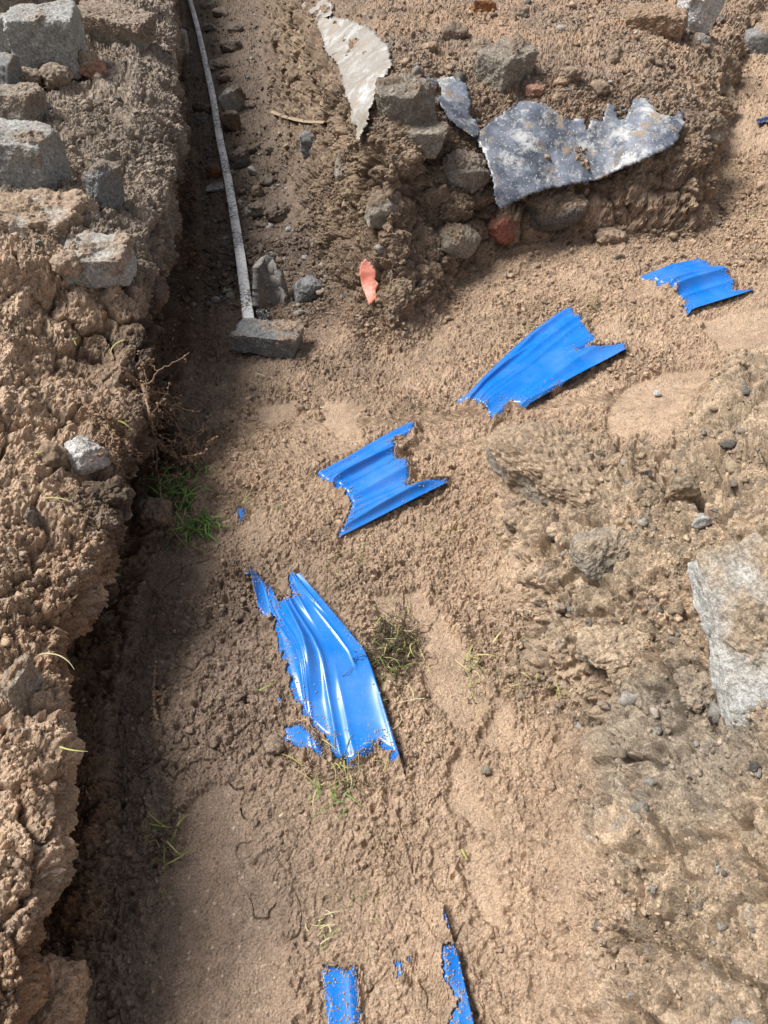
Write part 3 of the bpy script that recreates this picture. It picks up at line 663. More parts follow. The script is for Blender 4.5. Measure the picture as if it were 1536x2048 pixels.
for a in [
 (1010,128,104,84,'sett','greybrown',.42,.15,'squared grey-brown block lying on top of the mound above the grey sheet',38,(10,-8),.8,.6),
 (962,102,38,50,'angular','tan',.25,.5,'soil-covered brown stone hard behind the squared block on the mound',0,(0,0),.8,.9),
 (910,74,44,44,'round','greybrown',.25,.4,'rounded grey-brown stone on the mound left of the squared block',0,(0,0),.9,.8),
 (1070,184,40,26,'round','pink',.35,.1,'small pink pebble just above the grey sheet',0,(0,0),.8,.6),
 (1119,165,30,26,'angular','tan',.35,.1,'small tan stone right of the pink pebble',0,(0,0),.8,.7),
 (1143,152,38,20,'round','tan',.35,.2,'flat tan pebble upper right of the small tan stone',0,(0,0),.8,.6),
 (1138,181,20,22,'round','slate',.35,.0,'small round blue-grey pebble above the grey sheet',0,(0,0),.9,.8),
 (1113,200,30,22,'round','tan',.3,.3,'tan pebble touching the upper edge of the grey sheet',0,(0,0),.9,.7),
 (962,17,54,42,'angular','rust',.25,.1,'orange-brown brick-like lump at the top edge of the mound',25,(0,0),.7,.7),
 (929,78,10,10,'round','pink',.4,.0,'tiny orange pebble beside the rounded grey-brown stone',0,(0,0),.9,.8),
 (1124,60,20,18,'round','grey',.35,.1,'small pale grey pebble alone on top of the mound',0,(0,0),.9,.8),
 (1398,30,88,92,'angular','white',.42,.0,'clean pale grey rock standing at the top right of the mound',10,(0,6),.7,1.0),
 (1398,90,46,42,'round','slate',.2,.25,'rounded grey stone directly beneath the clean pale grey rock',0,(0,0),.9,.9),
 (1312,56,120,70,'slab','greybrown',.15,.6,'sand-topped grey block left of the clean pale grey rock',-16,(6,4),.6,.5),
 (1516,92,66,100,'angular','slate',.2,.15,'dark grey rock at the right edge high up',0,(0,0),.8,.9),
 (1010,455,0,0,None,None,0,0,None,0,(0,0),0,0),
 (815,208,136,100,'angular','greybrown',.10,.12,'big dark grey rock in the corner of the mound, upper of two',14,(8,0),.7,.75),
 (832,274,126,54,'slab','greybrown',.10,.12,'dark grey slab under the big corner rock of the mound',6,(6,4),.7,.42),
 (932,348,110,84,'angular','greybrown',.02,.25,'grey rock sunk in the mound face left of the hanging sheet corner',14,(20,10),.6,.7),
 (1003,456,60,74,'angular','red',.30,.45,'red and brown rounded stone under the lowest corner of the grey sheet',10,(0,0),.8,1.1),
 (916,484,96,62,'round','greybrown',.2,.2,'smooth grey-brown stone bedded at the foot of the mound corner',24,(0,14),.7,.6),
 (1110,425,120,56,'round','dark',-.15,.35,'dark damp stone deep in the hollow under the grey sheet',0,(0,0),.7,.6),
 (626,292,54,86,'angular','slate',.1,.35,'grey stone in the left face of the mound under the dirty strap',0,(0,0),.7,1.2),
 (1395,268,110,90,'angular','greybrown',-.05,.4,'grey-brown rock in the mound shoulder right of the grey sheet',0,(0,0),.7,.8),
 (1225,478,60,22,'round','brown',.1,.4,'low brown stone in the sand below the mound face',0,(0,0),.7,.5),
 (700,330,80,64,'angular','greybrown',.15,.3,'stone in the overhanging left face of the mound',0,(0,0),.7,.8),
 (765,420,76,66,'angular','greybrown',.15,.35,'lumpy stone in the mound corner above the pale red plastic scrap',0,(0,0),.7,.8),
 (862,400,70,58,'angular','brown',.15,.4,'brown stone in the mound corner between the two rock pairs',0,(0,0),.7,.8),
 (600,150,50,40,'angular','brown',.1,.4,'brown stone in the mound flank left of the torn white film',0,(0,0),.8,.8),
 (560,80,40,36,'angular','brown',.1,.4,'brown stone in the mound flank near the top of the trench',0,(0,0),.8,.8),
 (1040,30,34,26,'angular','greybrown',.25,.3,'grey-brown stone near the top edge right of the orange-brown lump',0,(0,0),.8,.7),
 (860,100,30,24,'round','greybrown',.25,.3,'small grey-brown stone on the mound left of the rounded one',0,(0,0),.8,.7),
 (1230,120,24,18,'round','brown',.3,.3,'small brown pebble on the open top of the mound',0,(0,0),.8,.7),
 (1200,180,34,24,'round','greybrown',.2,.4,'grey-brown pebble above the middle of the grey sheet',0,(0,0),.8,.7)]:
    if a[4]: stone(*a[:9], rz=a[9], tilt=a[10], dr=a[11], hr=a[12], group=G3)
G4 = 'stones in the sandy slope on the right'
for a in [
 (1106,950,320,175,'round','greybrown',.16,.66,'long boulder topped with sand below the middle blue tape',-44,(0,6),.55,.40,(.40,.30,.21)),
 (1197,1112,112,88,'round','greybrown',.62,.14,'smooth oval brown-grey stone below the long sandy boulder',16,(0,0),.8,.7),
 (1222,1300,120,84,'round','greybrown',.35,.45,'half buried stone with bare grey lower rim in the right slope',-24,(0,0),.8,.5),
 (1357,979,60,52,'angular','tan',.6,.12,'small tan angular stone on the right slope',10,(0,0),.85,.7),
 (1379,986,18,20,'round','tan',.35,.1,'tiny orange-tan pebble touching the small tan angular stone',0,(0,0),.9,.8),
 (1218,943,24,24,'angular','dark',.3,.1,'dark little stone right of the long sandy boulder',0,(0,0),.8,.8),
 (1290,948,28,24,'angular','slate',.3,.1,'small dark grey stone left of the small tan angular stone',0,(0,0),.8,.8),
 (1255,966,22,20,'angular','slate',.3,.15,'small grey stone between the dark little stone and the tan angular one',0,(0,0),.8,.8),
 (1202,912,22,16,'angular','dark',.3,.1,'little black stone chip near the top of the grey patch',0,(0,0),.8,.8),
 (1404,1044,34,44,'angular','pale',.6,.1,'pale grey stone chip below the small tan angular stone',0,(0,14),.6,1.0),
 (1548,1250,300,400,'angular','pale',.26,.20,'huge pale grey rock at the right edge, crusted with grit',6,(10,-12),1.3,.6),
 (1030,1042,50,76,'round','greybrown',.1,.55,'sandy stone left of the oval stone beside a dark crack',0,(0,0),.9,.7),
 (1118,1215,22,22,'round','tan',.3,.15,'small tan pebble below the smooth oval stone',0,(0,0),.9,.7),
 (1143,1180,26,22,'round','tan',.3,.2,'light tan pebble just below the smooth oval stone',0,(0,0),.9,.7),
 (1142,1218,16,16,'round','slate',.3,.0,'tiny blue-grey pebble beside the small tan pebble',0,(0,0),.9,.7),
 (1115,1068,46,30,'angular','slate',.2,.3,'grey stone in the dark gap under the long sandy boulder',0,(0,0),.8,.7),
 (1082,1078,26,22,'angular','dark',.25,.2,'dark chip in the gap left of the grey gap stone',0,(0,0),.8,.7),
 (1385,1315,40,44,'angular','tan',.15,.3,'tan stone left of the huge pale rock, lower end',0,(0,0),.8,.8),
 (1435,1325,36,50,'angular','grey',.15,.3,'grey stone wedged below the huge pale rock',0,(0,0),.8,.8),
 (1400,1375,80,70,'round','sandy',.0,.75,'sandy lump of stone under the wedged grey stone',0,(0,0),.9,.7),
 (1310,1095,34,28,'round','tan',.2,.35,'tan pebble right of the smooth oval stone',0,(0,0),.9,.7),
 (1512,1535,30,24,'angular','dark',.3,.0,'black stone chip at the right edge below the huge pale rock',0,(0,0),.8,.8),
 (1315,787,14,10,'round','white',.4,.0,'tiny white pebble on the smooth trodden sand',0,(0,0),.9,.7),
 (1240,515,18,18,'slab','dark',.3,.1,'tiny dark chip in the sand left of the uppermost blue tape',0,(0,30),.5,.7),
 (1395,800,0,0,None,None,0,0,None,0,(0,0),0,0),
 (972,1542,20,18,'round','greybrown',.3,.2,'small grey-brown pebble on the trodden sand right of the lower tape',0,(0,0),.9,.7),
 (550,1492,36,28,'round','brown',.2,.7,'round brown lump left of the lower end of the long blue tape',0,(0,0),.9,.8),
 (1040,1396,20,26,'round','greybrown',.2,.3,'small grey-brown pebble right of the yellowed grass sprig',0,(0,0),.9,.8),
 (888,1968,22,24,'round','brown',.3,.7,'small ball of soil beside the right strip of blue tape at the bottom',0,(0,0),.9,.8)]:
    if a[4]: stone(*a[:9], rz=a[9], tilt=a[10], dr=a[11], hr=a[12], group=G4, dcol=a[13] if len(a) > 13 else None)

# ------------------------------------------------------------------ tapes
def tape_mat():
    m, nt, b = new_mat('blue_plastic'); tc = nd(nt, 'ShaderNodeTexCoord').outputs['Object']
    d = ramp(nt, noise_n(nt, 9, 5, .6, tc), .45, .8); sp = ramp(nt, noise_n(nt, 300, 2, .5, tc), .66, .72)
    c = mixc(nt, math_n(nt, 'MULTIPLY', d, .24), (.003, .165, .62, 1), (.26, .42, .66, 1))
    c = mixc(nt, math_n(nt, 'MULTIPLY', sp, .5), c, (.36, .26, .18, 1))
    nt.links.new(c, b.inputs['Base Color'])
    nt.links.new(ramp(nt, noise_n(nt, 14, 4, .6, tc), .3, .8, (.20, .20, .20, 1), (.38, .38, .38, 1)), b.inputs['Roughness'])
    b.inputs['Specular IOR Level'].default_value = .55
    bump_n(nt, b, noise_n(nt, 30, 2, .5, tc), .05, .002)
    return m
TAPE = tape_mat()
def thick_sheet(name, P, mat, th=.0006):
    nr, nc = P.shape[:2]; N_ = grid_normals(P); Q = P - N_ * th
    i = np.arange(nr * nc).reshape(nr, nc); f = grid_faces(nr, nc); f2 = f[:, ::-1] + nr * nc
    loop = np.r_[i[0], i[1:, -1], i[-1, -2::-1], i[-2:0:-1, 0]]; nx = np.roll(loop, -1)
    side = np.stack([loop, loop + nr * nc, nx + nr * nc, nx], 1)
    return mesh_np(name, np.r_[P.reshape(-1, 3), Q.reshape(-1, 3)], np.r_[f, f2, side], mat)
tag(thick_sheet('warning_tape', TA, TAPE), 'shiny blue plastic tape running up to the right across the sand, mostly buried', 'tape')
tag(thick_sheet('warning_tape', TB, TAPE), 'folded blue plastic tape running down to the bottom of the pit, mostly buried', 'tape')

# ------------------------------------------------------------------ torn sheets, strip, strap, scrap
def lookp(u, v, back=0.0):
    c = np.array([0, 0, CAM_Z]); a_ = (u - 768) / F; b_ = (v - 1024) / F
    h_ = BVH.ray_cast(Vector(c), Vector((a_, S2 * (1 - b_), -S2 * (1 + b_))).normalized())[0]
    p = np.array(h_ if h_ is not None else hit(u, v)); d = p - c; L = np.linalg.norm(d); return c + d * (1 - back / L)
def cut_sheet(name, outline, res, mat, noise=(.004, 14), jag=2.0, holes=(), th=.0015, seed=0):
    rg = np.random.default_rng(seed)
    pts = np.array([(o[0], o[1]) for o in outline], float); n = len(pts)
    W = np.array([lookp(*o) for o in outline]); tt = np.linalg.norm(W - np.array([0, 0, CAM_Z]), axis=1)
    ctr = pts.mean(0); s = 300.
    w = tps_fit((pts - ctr) / s, tt, .012)
    edge = []
    for k in range(n):
        a, b = pts[k], pts[(k + 1) % n]; m = max(1, int(np.linalg.norm(b - a) / (res * .6)))
        for q in range(m):
            e = a + (b - a) * q / m; nrm = np.array([-(b - a)[1], (b - a)[0]]); nrm /= np.linalg.norm(nrm)
            edge.append(e + nrm * rg.normal(0, jag) * (q > 0))
    edge = np.array(edge)
    g = np.stack(np.meshgrid(np.arange(pts[:, 0].min(), pts[:, 0].max(), res), np.arange(pts[:, 1].min(), pts[:, 1].max(), res)), -1).reshape(-1, 2)
    g += rg.uniform(-.25, .25, g.shape) * res
    sd = poly_sd(edge, g[:, 0], g[:, 1]); g = g[sd > res * .5]
    allp = [Vector(p) for p in np.r_[edge, g]]; ne = len(edge)
    vo_, _, fo, *_ = delaunay_2d_cdt(allp, [(k, (k + 1) % ne) for k in range(ne)], [list(range(ne))], 1, 1e-4)
    vo_ = np.array([v[:] for v in vo_]); fo = np.array([f for f in fo if len(f) == 3])
    cen = vo_[fo].mean(1)
    for hx, hy, hr_ in holes: keep = ((cen[:, 0] - hx) ** 2 + ((cen[:, 1] - hy) * .5) ** 2) > hr_ ** 2; fo = fo[keep]; cen = cen[keep]
    t = tps_eval(w, (pts - ctr) / s, (vo_ - ctr) / s)
    a = (vo_[:, 0] - 768) / F; b = (vo_[:, 1] - 1024) / F
    D = np.stack([a, S2 * (1 - b), -S2 * (1 + b)], 1); D /= np.linalg.norm(D, axis=1, keepdims=True)
    P3 = np.array([0, 0, CAM_Z]) + D * t[:, None]
    nn = np.array([0.1, -.75, .65]); nn /= np.linalg.norm(nn)
    P3 = P3 + nn * (noise[0] * (fbm(P3, noise[1], 4, seed + 30) + .6 * (1 - 2 * np.abs(fbm(P3, noise[1] * .6, 2, seed + 34)))))[:, None]
    # triangles, then a thin second side
    m = len(P3); e = {}
    for f in fo:
        for i_ in range(3): e[(f[i_], f[(i_ + 1) % 3])] = 1
    bd = [(a_, b_) for (a_, b_) in e if (b_, a_) not in e]
    side = np.array([(a_, a_ + m, b_ + m) for a_, b_ in bd] + [(a_, b_ + m, b_) for a_, b_ in bd])
    return mesh_np(name, np.r_[P3, P3 - nn * th], np.r_[fo, fo[:, ::-1] + m, side], mat)
def dirty_mat(name, c1, c2, c3, dirtc, rough=.5, sc=1.0, spec=.5, dirt=.5):
    m, nt, b = new_mat(name); tc = nd(nt, 'ShaderNodeTexCoord').outputs['Object']
    c = mixc(nt, ramp(nt, noise_n(nt, 14 * sc, 6, .65, tc), .42, .62), c1 + (1,), c2 + (1,))
    c = mixc(nt, ramp(nt, noise_n(nt, 13 * sc, 9, .8, tc, .15), .50, .60), c, c3 + (1,))
    c = mixc(nt, ramp(nt, noise_n(nt, 130 * sc, 4, .7, tc), .60, .66), c, (.62, .58, .48, 1))
    dm = ramp(nt, noise_n(nt, 18 * sc, 8, .7, tc, .4), .62 - .2 * dirt, .70 - .2 * dirt)
    c = mixc(nt, dm, c, dirtc + (1,))
    nt.links.new(c, b.inputs['Base Color'])
    nt.links.new(ramp(nt, dm, 0, 1, (rough,) * 3 + (1,), (.9, .9, .9, 1)), b.inputs['Roughness'])
    b.inputs['Specular IOR Level'].default_value = spec
    bump_n(nt, b, math_n(nt, 'ADD', noise_n(nt, 90 * sc, 5, .7, tc), math_n(nt, 'MULTIPLY', dm, .8)), .6, .002)
    return m
LEADM = dirty_mat('weathered_membrane', (.07,.083,.115), (.19,.215,.275), (.50,.51,.51), (.30,.23,.16), .38, 1.0, .5, .32)
main_sheet = [(948,272,.02),(975,250,.02),(1040,203,.03),(1088,207,.025),(1110,225,.02),(1140,240,.02),(1165,238,.02),(1172,262,.03),(1183,240,.02),(1205,245,.02),(1214,208,.02),(1226,212,.02),(1236,240,.02),(1252,238,.02),(1266,200,.02),(1290,198,.02),(1318,228,.02),(1346,234,.02),(1360,218,.02),
 (1366,250,.03),(1352,285,.04),(1330,300,.05),(1250,335,.06),(1200,357,.07),(1150,368,.08),(1100,377,.09),(1060,390,.10),(1025,405,.11),(1000,417,.12),(990,400,.11),(985,360,.09),(970,310,.05),(955,285,.03)]
tag(cut_sheet('membrane_sheet', main_sheet, 5.0, LEADM, (.010, 9), 1.6, (), .0025, 1), 'large torn blue-grey membrane sheet with whitish scuffs draped over the mound edge', 'torn sheet')
small_sheet = [(850,152,.03),(872,160,.03),(905,153,.03),(932,168,.03),(942,205,.03),(938,228,.03),(955,248,.03),(962,266,.03),(948,277,.035),(925,260,.04),(900,242,.04),(884,214,.045),(866,186,.045)]
tag(cut_sheet('membrane_scrap', small_sheet, 4.0, LEADM, (.008, 14), 1.4, ((875, 183, 7),), .002, 2), 'small holed piece of grey membrane lying left of the large torn sheet', 'torn sheet')
FILM = dirty_mat('dirty_film', (.33,.31,.29), (.27,.235,.19), (.50,.50,.50), (.31,.25,.19), .30, .9, .6, .42)
film = [(632,40,.03),(662,34,.03),(700,42,.03),(745,60,.03),(775,92,.03),(784,130,.03),(770,152,.04),(754,168,.05),(748,200,.05),(738,228,.055),(732,252,.06),(722,272,.06),(717,281,.06),(712,276,.06),(714,252,.05),(702,246,.05),(699,238,.05),(705,222,.05),(694,200,.045),(686,172,.04),(678,140,.04),(668,118,.03),(655,112,.03),(646,80,.03)]
tag(cut_sheet('plastic_film', [(a, b, c + .02) for a, b, c in film], 4.5, FILM, (.012, 9), 2.0, (), .0012, 3), 'tattered whitish plastic film hanging down the mound corner in a point', 'plastic film')
film2 = [(575,-6,.03),(650,-6,.03),(668,14,.03),(660,34,.03),(636,34,.03),(612,22,.03)]
tag(cut_sheet('plastic_film', film2, 5, FILM, (.01, 12), 2.0, (), .0012, 4), 'pale plastic film at the top edge above the tattered hanging film', 'plastic film')
REDP = dirty_mat('pale_red_plastic', (.78,.24,.17), (.80,.30,.22), (.80,.42,.34), (.45,.30,.20), .5, 2.0, .4, .15)
scrap = [(730,519,.03),(742,526,.03),(752,546,.03),(750,560,.03),(757,568,.03),(751,580,.03),(754,597,.03),(744,606,.03),(738,611,.03),(732,592,.03),(724,570,.03),(719,545,.03),(722,526,.03)]
tag(cut_sheet('plastic_scrap', scrap, 3.0, REDP, (.006, 20), .8, (), .0015, 5), 'pale red plastic scrap stuck upright at the foot of the mound', 'plastic scrap')
BLUEB = dirty_mat('navy_plastic', (.003,.012,.07), (.004,.02,.10), (.01,.03,.10), (.25,.18,.13), .3, 1.0, .5, .05)
tag(cut_sheet('plastic_scrap', [(1512,240,.03),(1528,234,.03),(1550,233,.03),(1550,246,.03),(1530,244,.03),(1516,250,.03)], 3.0, BLUEB, (.006, 20), .8, (), .0015, 6), 'little dark blue plastic scrap at the right edge beside the mound', 'plastic scrap')
BLK = dirty_mat('black_plastic', (.012,.012,.014), (.02,.022,.026), (.03,.03,.035), (.10,.08,.06), .25, 2.0, .6, .1)
tag(cut_sheet('plastic_scrap', [(508,622,.03),(520,615,.035),(534,618,.04),(540,630,.04),(532,640,.03),(516,641,.03)], 2.5, BLK, (.014, 60), 1.0, (), .0015, 8), 'crumpled black plastic scrap between the strip and the hollow shard', 'plastic scrap')
def strip_along(name, px, width, th, mat, lift, n=120, seed=0, fixed=None):
    L = []
    for (u, v) in px: L.append(hit_off(u, v, lift))
    L = smooth_line(L, n, 10); T_ = np.gradient(L, axis=0); T_ /= np.linalg.norm(T_, axis=1, keepdims=True)
    up = np.array([0, -.15, 1.0]) if fixed is None else np.array(fixed, float)
    B = np.cross(T_, up); B /= np.linalg.norm(B, axis=1, keepdims=True)
    s = np.linspace(-1, 1, 9); sag = .0015 * np.cos(s * np.pi)
    P = L[:, None] + B[:, None] * (s * width / 2)[None, :, None]; P[:, :, 2] += sag[None] + .002 * fbm(P.reshape(-1, 3), 12, 2, seed).reshape(P.shape[:2])
    return thick_sheet(name, P, mat, th)
def strip_mat():
    m, nt, b = new_mat('speckled_strip'); tc = nd(nt, 'ShaderNodeTexCoord').outputs['Object']
    s1 = ramp(nt, noise_n(nt, 95, 3, .7, tc), .49, .54); s2 = ramp(nt, noise_n(nt, 5, 2, .5, tc), .36, .52); s3 = ramp(nt, noise_n(nt, 220, 2, .6, tc), .60, .64)
    c = mixc(nt, ramp(nt, noise_n(nt, 10, 3, .5, tc), .4, .7), (.88, .88, .88, 1), (.72, .74, .78, 1))
    c = mixc(nt, math_n(nt, 'MULTIPLY', s1, s2), c, (.13, .11, .09, 1)); c = mixc(nt, s3, c, (.16, .13, .10, 1))
    nt.links.new(c, b.inputs['Base Color']); b.inputs['Roughness'].default_value = .45
    return m
tag(strip_along('plastic_strip', [(372,-30),(380,0),(394,50),(410,120),(425,190),(440,280),(455,352),(468,430),(482,520),(498,645),(506,690)], .036, .004, strip_mat(), .035, 260), 'long white plastic strip speckled with dirt lying along the trench floor', 'plastic strip')
STRAP = dirty_mat('dirty_strap', (.30,.24,.17), (.26,.20,.14), (.36,.29,.21), (.30,.22,.14), .8, 2.0, .2, .5)
tag(strip_along('strap', [(543,222),(562,230),(590,238),(620,243),(650,243)], .022, .002, STRAP, .05, 60, 3, (0, -.6, .8)), 'flat dirty strap sticking out sideways from the mound flank', 'strap')
# hollow curved shard
def shard():
    p = hit_off(536, 572, .06); n, m = 60, 40
    a = np.linspace(-1.35, 1.35, m)[None]; t = np.linspace(-1, 1, n)[:, None]
    r = .062 * (1 - .12 * t); hgt = .085 * (1 - .30 * np.abs(a / 1.35) ** 2.2) * np.where(t > 0, 1 + .12 * np.sin(a * 3 + 1), 1)
    X_ = r * np.sin(a) + 0 * t; Y_ = r * np.cos(a) * 1.0 + 0 * t - .03; Z_ = t * hgt
    P = np.stack(np.broadcast_arrays(X_, Y_, Z_), 2)
    P = P + (fbm(P.reshape(-1, 3) + 9, 22, 3, 8).reshape(n, m) * .010)[..., None]
    o = thick_sheet('curved_shard', P[::-1], None or SHARD, .022)
    o.location = p; o.rotation_euler = (R(-28), R(12), R(28)); return o
SHARD = dirty_mat('grey_shard', (.15,.145,.14), (.20,.19,.175), (.24,.22,.20), (.27,.20,.15), .8, 1.0, .3, .35)
tag(shard(), 'hollow curved grey shard standing beside the near end of the white strip', 'shard')

# ------------------------------------------------------------------ roots, grass
def tube(L, rad, k=6):
    L = np.array(L); n = len(L); T_ = np.gradient(L, axis=0); T_ /= np.linalg.norm(T_, axis=1, keepdims=True) + 1e-9
    ref = np.array([.3, .9, .2]); A_ = np.cross(T_, ref); A_ /= np.linalg.norm(A_, axis=1, keepdims=True) + 1e-9; B_ = np.cross(T_, A_)
    an = np.linspace(0, 2 * np.pi, k, endpoint=False)
    P = L[:, None] + (A_[:, None] * np.cos(an)[None, :, None] + B_[:, None] * np.sin(an)[None, :, None]) * np.broadcast_to(rad, (n,))[:, None, None]
    i = np.arange(n * k).reshape(n, k); j = np.roll(i, -1, 1)
    return P.reshape(-1, 3), np.stack([i[:-1].ravel(), j[:-1].ravel(), j[1:].ravel(), i[1:].ravel()], 1)
def join(name, parts_, mat, cols=None):
    vo = 0; a, b, c = [], [], []
    for k, q in enumerate(parts_):
        a.append(q[0]); b.append(q[1] + vo); vo += len(q[0])
        if len(q) > 2: c.append(np.repeat(np.array(q[2])[None], len(q[0]), 0))
    return mesh_np(name, np.concatenate(a), np.concatenate(b), mat, cols=np.concatenate(c) if c else None)
def wander(p0, p1, n, amp, rg, sag=0):
    t = np.linspace(0, 1, n)[:, None]; L = np.array(p0) * (1 - t) + np.array(p1) * t
    k = np.cumsum(rg.normal(0, 1, (n, 3)), 0); k -= k[0] * (1 - t) + k[-1] * t
    L = L + k * amp / math.sqrt(n); L[:, 2] -= (sag * np.sin(t * np.pi))[:, 0]; return L
def root(px, backs, r0, n_side, seed, label, group=None, side=.05):
    rg = np.random.default_rng(seed); W = [lookp(u, v, b) for (u, v), b in zip(px, backs)]
    L = smooth_line(W, 70, 3) if False else None
    d = np.r_[0, np.cumsum(np.linalg.norm(np.diff(np.array(W), axis=0), axis=1))]; s = np.linspace(0, d[-1], 80)
    L = np.stack([np.interp(s, d, np.array(W)[:, k]) for k in range(3)], 1)
    for _ in range(12): L[1:-1] = .25 * L[:-2] + .5 * L[1:-1] + .25 * L[2:]
    L = L + np.stack([_vn(L * 60, 3 + k) for k in range(3)], 1) * .003
    parts_ = [tube(L, r0 * (1 - .7 * np.linspace(0, 1, 80)) * (1 + .5 * _vn(L * 180, seed)))]
    for _ in range(n_side):
        k = rg.integers(4, 78); p = L[k]; q = p + rg.normal(0, 1, 3) * side * rg.uniform(.4, 1.2) + np.array([.01, 0, -.02])
        l = wander(p, q, 18, .012, rg); rr = r0 * .42 * np.linspace(1, .35, 18)
        parts_.append(tube(l, rr, 4))
        for _k in range(2):
            kk = rg.integers(5, 17); parts_.append(tube(wander(l[kk], l[kk] + rg.normal(0, 1, 3) * side * .35, 10, .006, rg), rr[kk] * .6, 4))
    cr_p = np.concatenate([p_[0][rg.integers(0, len(p_[0]), max(4, len(p_[0]) // 9))] for p_ in parts_])
    bl = blobs(cr_p, rg.uniform(.0012, .0042, len(cr_p)), np.zeros((len(cr_p), 3)), 1, seed)
    q0 = join('root', parts_, ROOT); vo = len(q0.data.vertices)
    # soil clinging to the root is part of the same mesh
    a = np.empty(vo * 3, np.float32); q0.data.vertices.foreach_get('co', a)
    bm_ = bmesh.new(); bm_.from_mesh(q0.data); me2 = bpy.data.meshes.new('root')
    me2.vertices.add(len(bl[0])); me2.vertices.foreach_set('co', bl[0].astype(np.float32).ravel())
    me2.loops.add(bl[1].size); me2.loops.foreach_set('vertex_index', bl[1].astype(np.int32).ravel()); me2.polygons.add(len(bl[1]))
    me2.polygons.foreach_set('loop_start', np.arange(0, bl[1].size, 3, dtype=np.int32)); me2.update(calc_edges=True)
    bm_.from_mesh(me2); bm_.to_mesh(q0.data); bm_.free(); bpy.data.meshes.remove(me2)
    tag(q0, label, 'root', group); return q0
ROOT = soil_mat('root_bark', (.36, .245, .165))
GR = 'roots hanging from the left bank'
root([(245,745),(290,778),(325,815),(352,850),(372,890),(385,925)], [.03,.05,.08,.09,.09,.09], .0062, 46, 1, 'thick hairy soil-coated root arching out of the bank over the trench', GR)
root([(285,770),(300,830),(312,900),(318,970),(330,1040),(360,1080),(385,1110)], [.04,.05,.06,.06,.05,.05,.04], .0034, 16, 2, 'long thin root hanging down the bank past the green grass', GR)
root([(312,880),(335,905),(362,925),(388,918),(398,910)], [.05,.07,.08,.08,.08], .0042, 30, 3, 'short branching root tip beside the thick hairy root', GR, .035)
root([(170,810),(195,835),(215,860),(232,880)], [.03,.04,.05,.06], .0050, 34, 4, 'short hairy root fringe hanging over the whitish bank stone', GR, .03)
root([(20,1500),(50,1540),(75,1590)], [.03,.04,.04], .0018, 6, 5, 'small pale root in the lower bank face', GR, .03)
root([(310,1330),(305,1380),(315,1440)], [.015,.015,.012], .0016, 7, 6, 'thin dark root lying at the foot of the bank', None, .02)
root([(1262,925),(1262,950),(1275,965),(1300,972)], [.012,.014,.012,.01], .0016, 1, 8, 'thin curved pale rootlet on the right slope by the tan angular stone', None, .015)
def grass_mat(name, rough=.55):
    m, nt, b = new_mat(name); nt.links.new(nd(nt, 'ShaderNodeVertexColor', layer_name='soil').outputs[0], b.inputs['Base Color'])
    b.inputs['Roughness'].default_value = rough; b.inputs['Specular IOR Level'].default_value = .3; return m
GRASS = grass_mat('grass_blade')
CG = dict(green=[(.11,.22,.04),(.16,.30,.06),(.07,.14,.03),(.24,.36,.09)], yellow=[(.42,.40,.12),(.34,.34,.09),(.50,.46,.22),(.24,.28,.07),(.55,.52,.30)], dead=[(.22,.20,.09),(.16,.15,.06),(.30,.22,.11),(.40,.38,.14)], mix=[(.15,.20,.05),(.38,.38,.12),(.24,.22,.09),(.46,.42,.18)])
def blade(p, dirv, ln, wd, curl, rg, lift):
    n = 9; t = np.linspace(0, 1, n); th = math.atan2(dirv[1], dirv[0]) + curl * t
    st = np.stack([np.cos(th), np.sin(th), lift * np.cos(t * np.pi * .9)], 1) * ln / n
    L = np.array(p) + np.r_[[np.zeros(3)], np.cumsum(st, 0)[:-1]]
    s = np.stack([-np.sin(th), np.cos(th), 0 * t], 1); w = wd * (1 - .75 * t ** 2)[:, None] * .5
    up = np.array([0, 0, wd * .35]); P = np.stack([L - s * w, L + up, L + s * w], 1)
    return P.reshape(-1, 3), grid_faces(n, 3)
def tuft(u, v, su, sv, n, ln, pal, seed, label, lift=.6, clump=0, angle=None, group=None, wd=.0024, name='grass_tuft', cat='grass'):
    rg = np.random.default_rng(seed); out = []
    c0 = lookp(u, v)
    for k in range(n):
        p = lookp(u + rg.normal(0, su), v + rg.normal(0, sv)); p[2] += rg.uniform(.001, .012)
        a = rg.uniform(0, 6.28) if angle is None else R(angle) + rg.normal(0, .55)
        q = blade(p, (math.cos(a), math.sin(a)), ln * .85 * rg.uniform(.4, 1.3), wd * .75 * rg.uniform(.6, 1.3), rg.normal(0, 1.0), rg, lift * rg.uniform(.2, 1))
        pc = CG[pal]; out.append(q + (np.array(pc[rg.integers(len(pc))]) * rg.uniform(.8, 1.15),))
    for k in range(clump):
        p = lookp(u + rg.normal(0, su * .8), v + rg.normal(0, sv * .8)); p[2] += .004
        l = wander(p, p + rg.normal(0, 1, 3) * np.array([.03, .03, .015]), 12, .014, rg); q = tube(l, .0007, 4); out.append((q[0], q[1], (.10, .08, .05)))
    o = join(name, out, GRASS); tag(o, label, cat, group, 'stuff' if 1 < n <= 30 else None); return o
GT = 'grass tufts torn up and lying in the sand'
tuft(352,985,24,30,95,.065,'green',1,'dark green grass patch at the foot of the bank beside the hanging roots',group=GT, lift=.6, wd=.0055)
tuft(402,1052,20,13,60,.06,'green',2,'bright green grass bunch, just below the dark green patch',group=GT, angle=-70, lift=.8, wd=.0055)
tuft(787,1300,24,38,60,.045,'mix',3,'matted clump of yellow-green grass and roots right of the long blue tape',clump=240,group=GT, wd=.003)
tuft(795,1410,26,14,8,.055,'yellow',4,'few yellow blades below the matted grass clump',group=GT, wd=.0028)
tuft(951,1350,12,30,20,.045,'yellow',5,'yellowed grass sprig with orange roots on the smooth sand',clump=16,group=GT, wd=.0028)
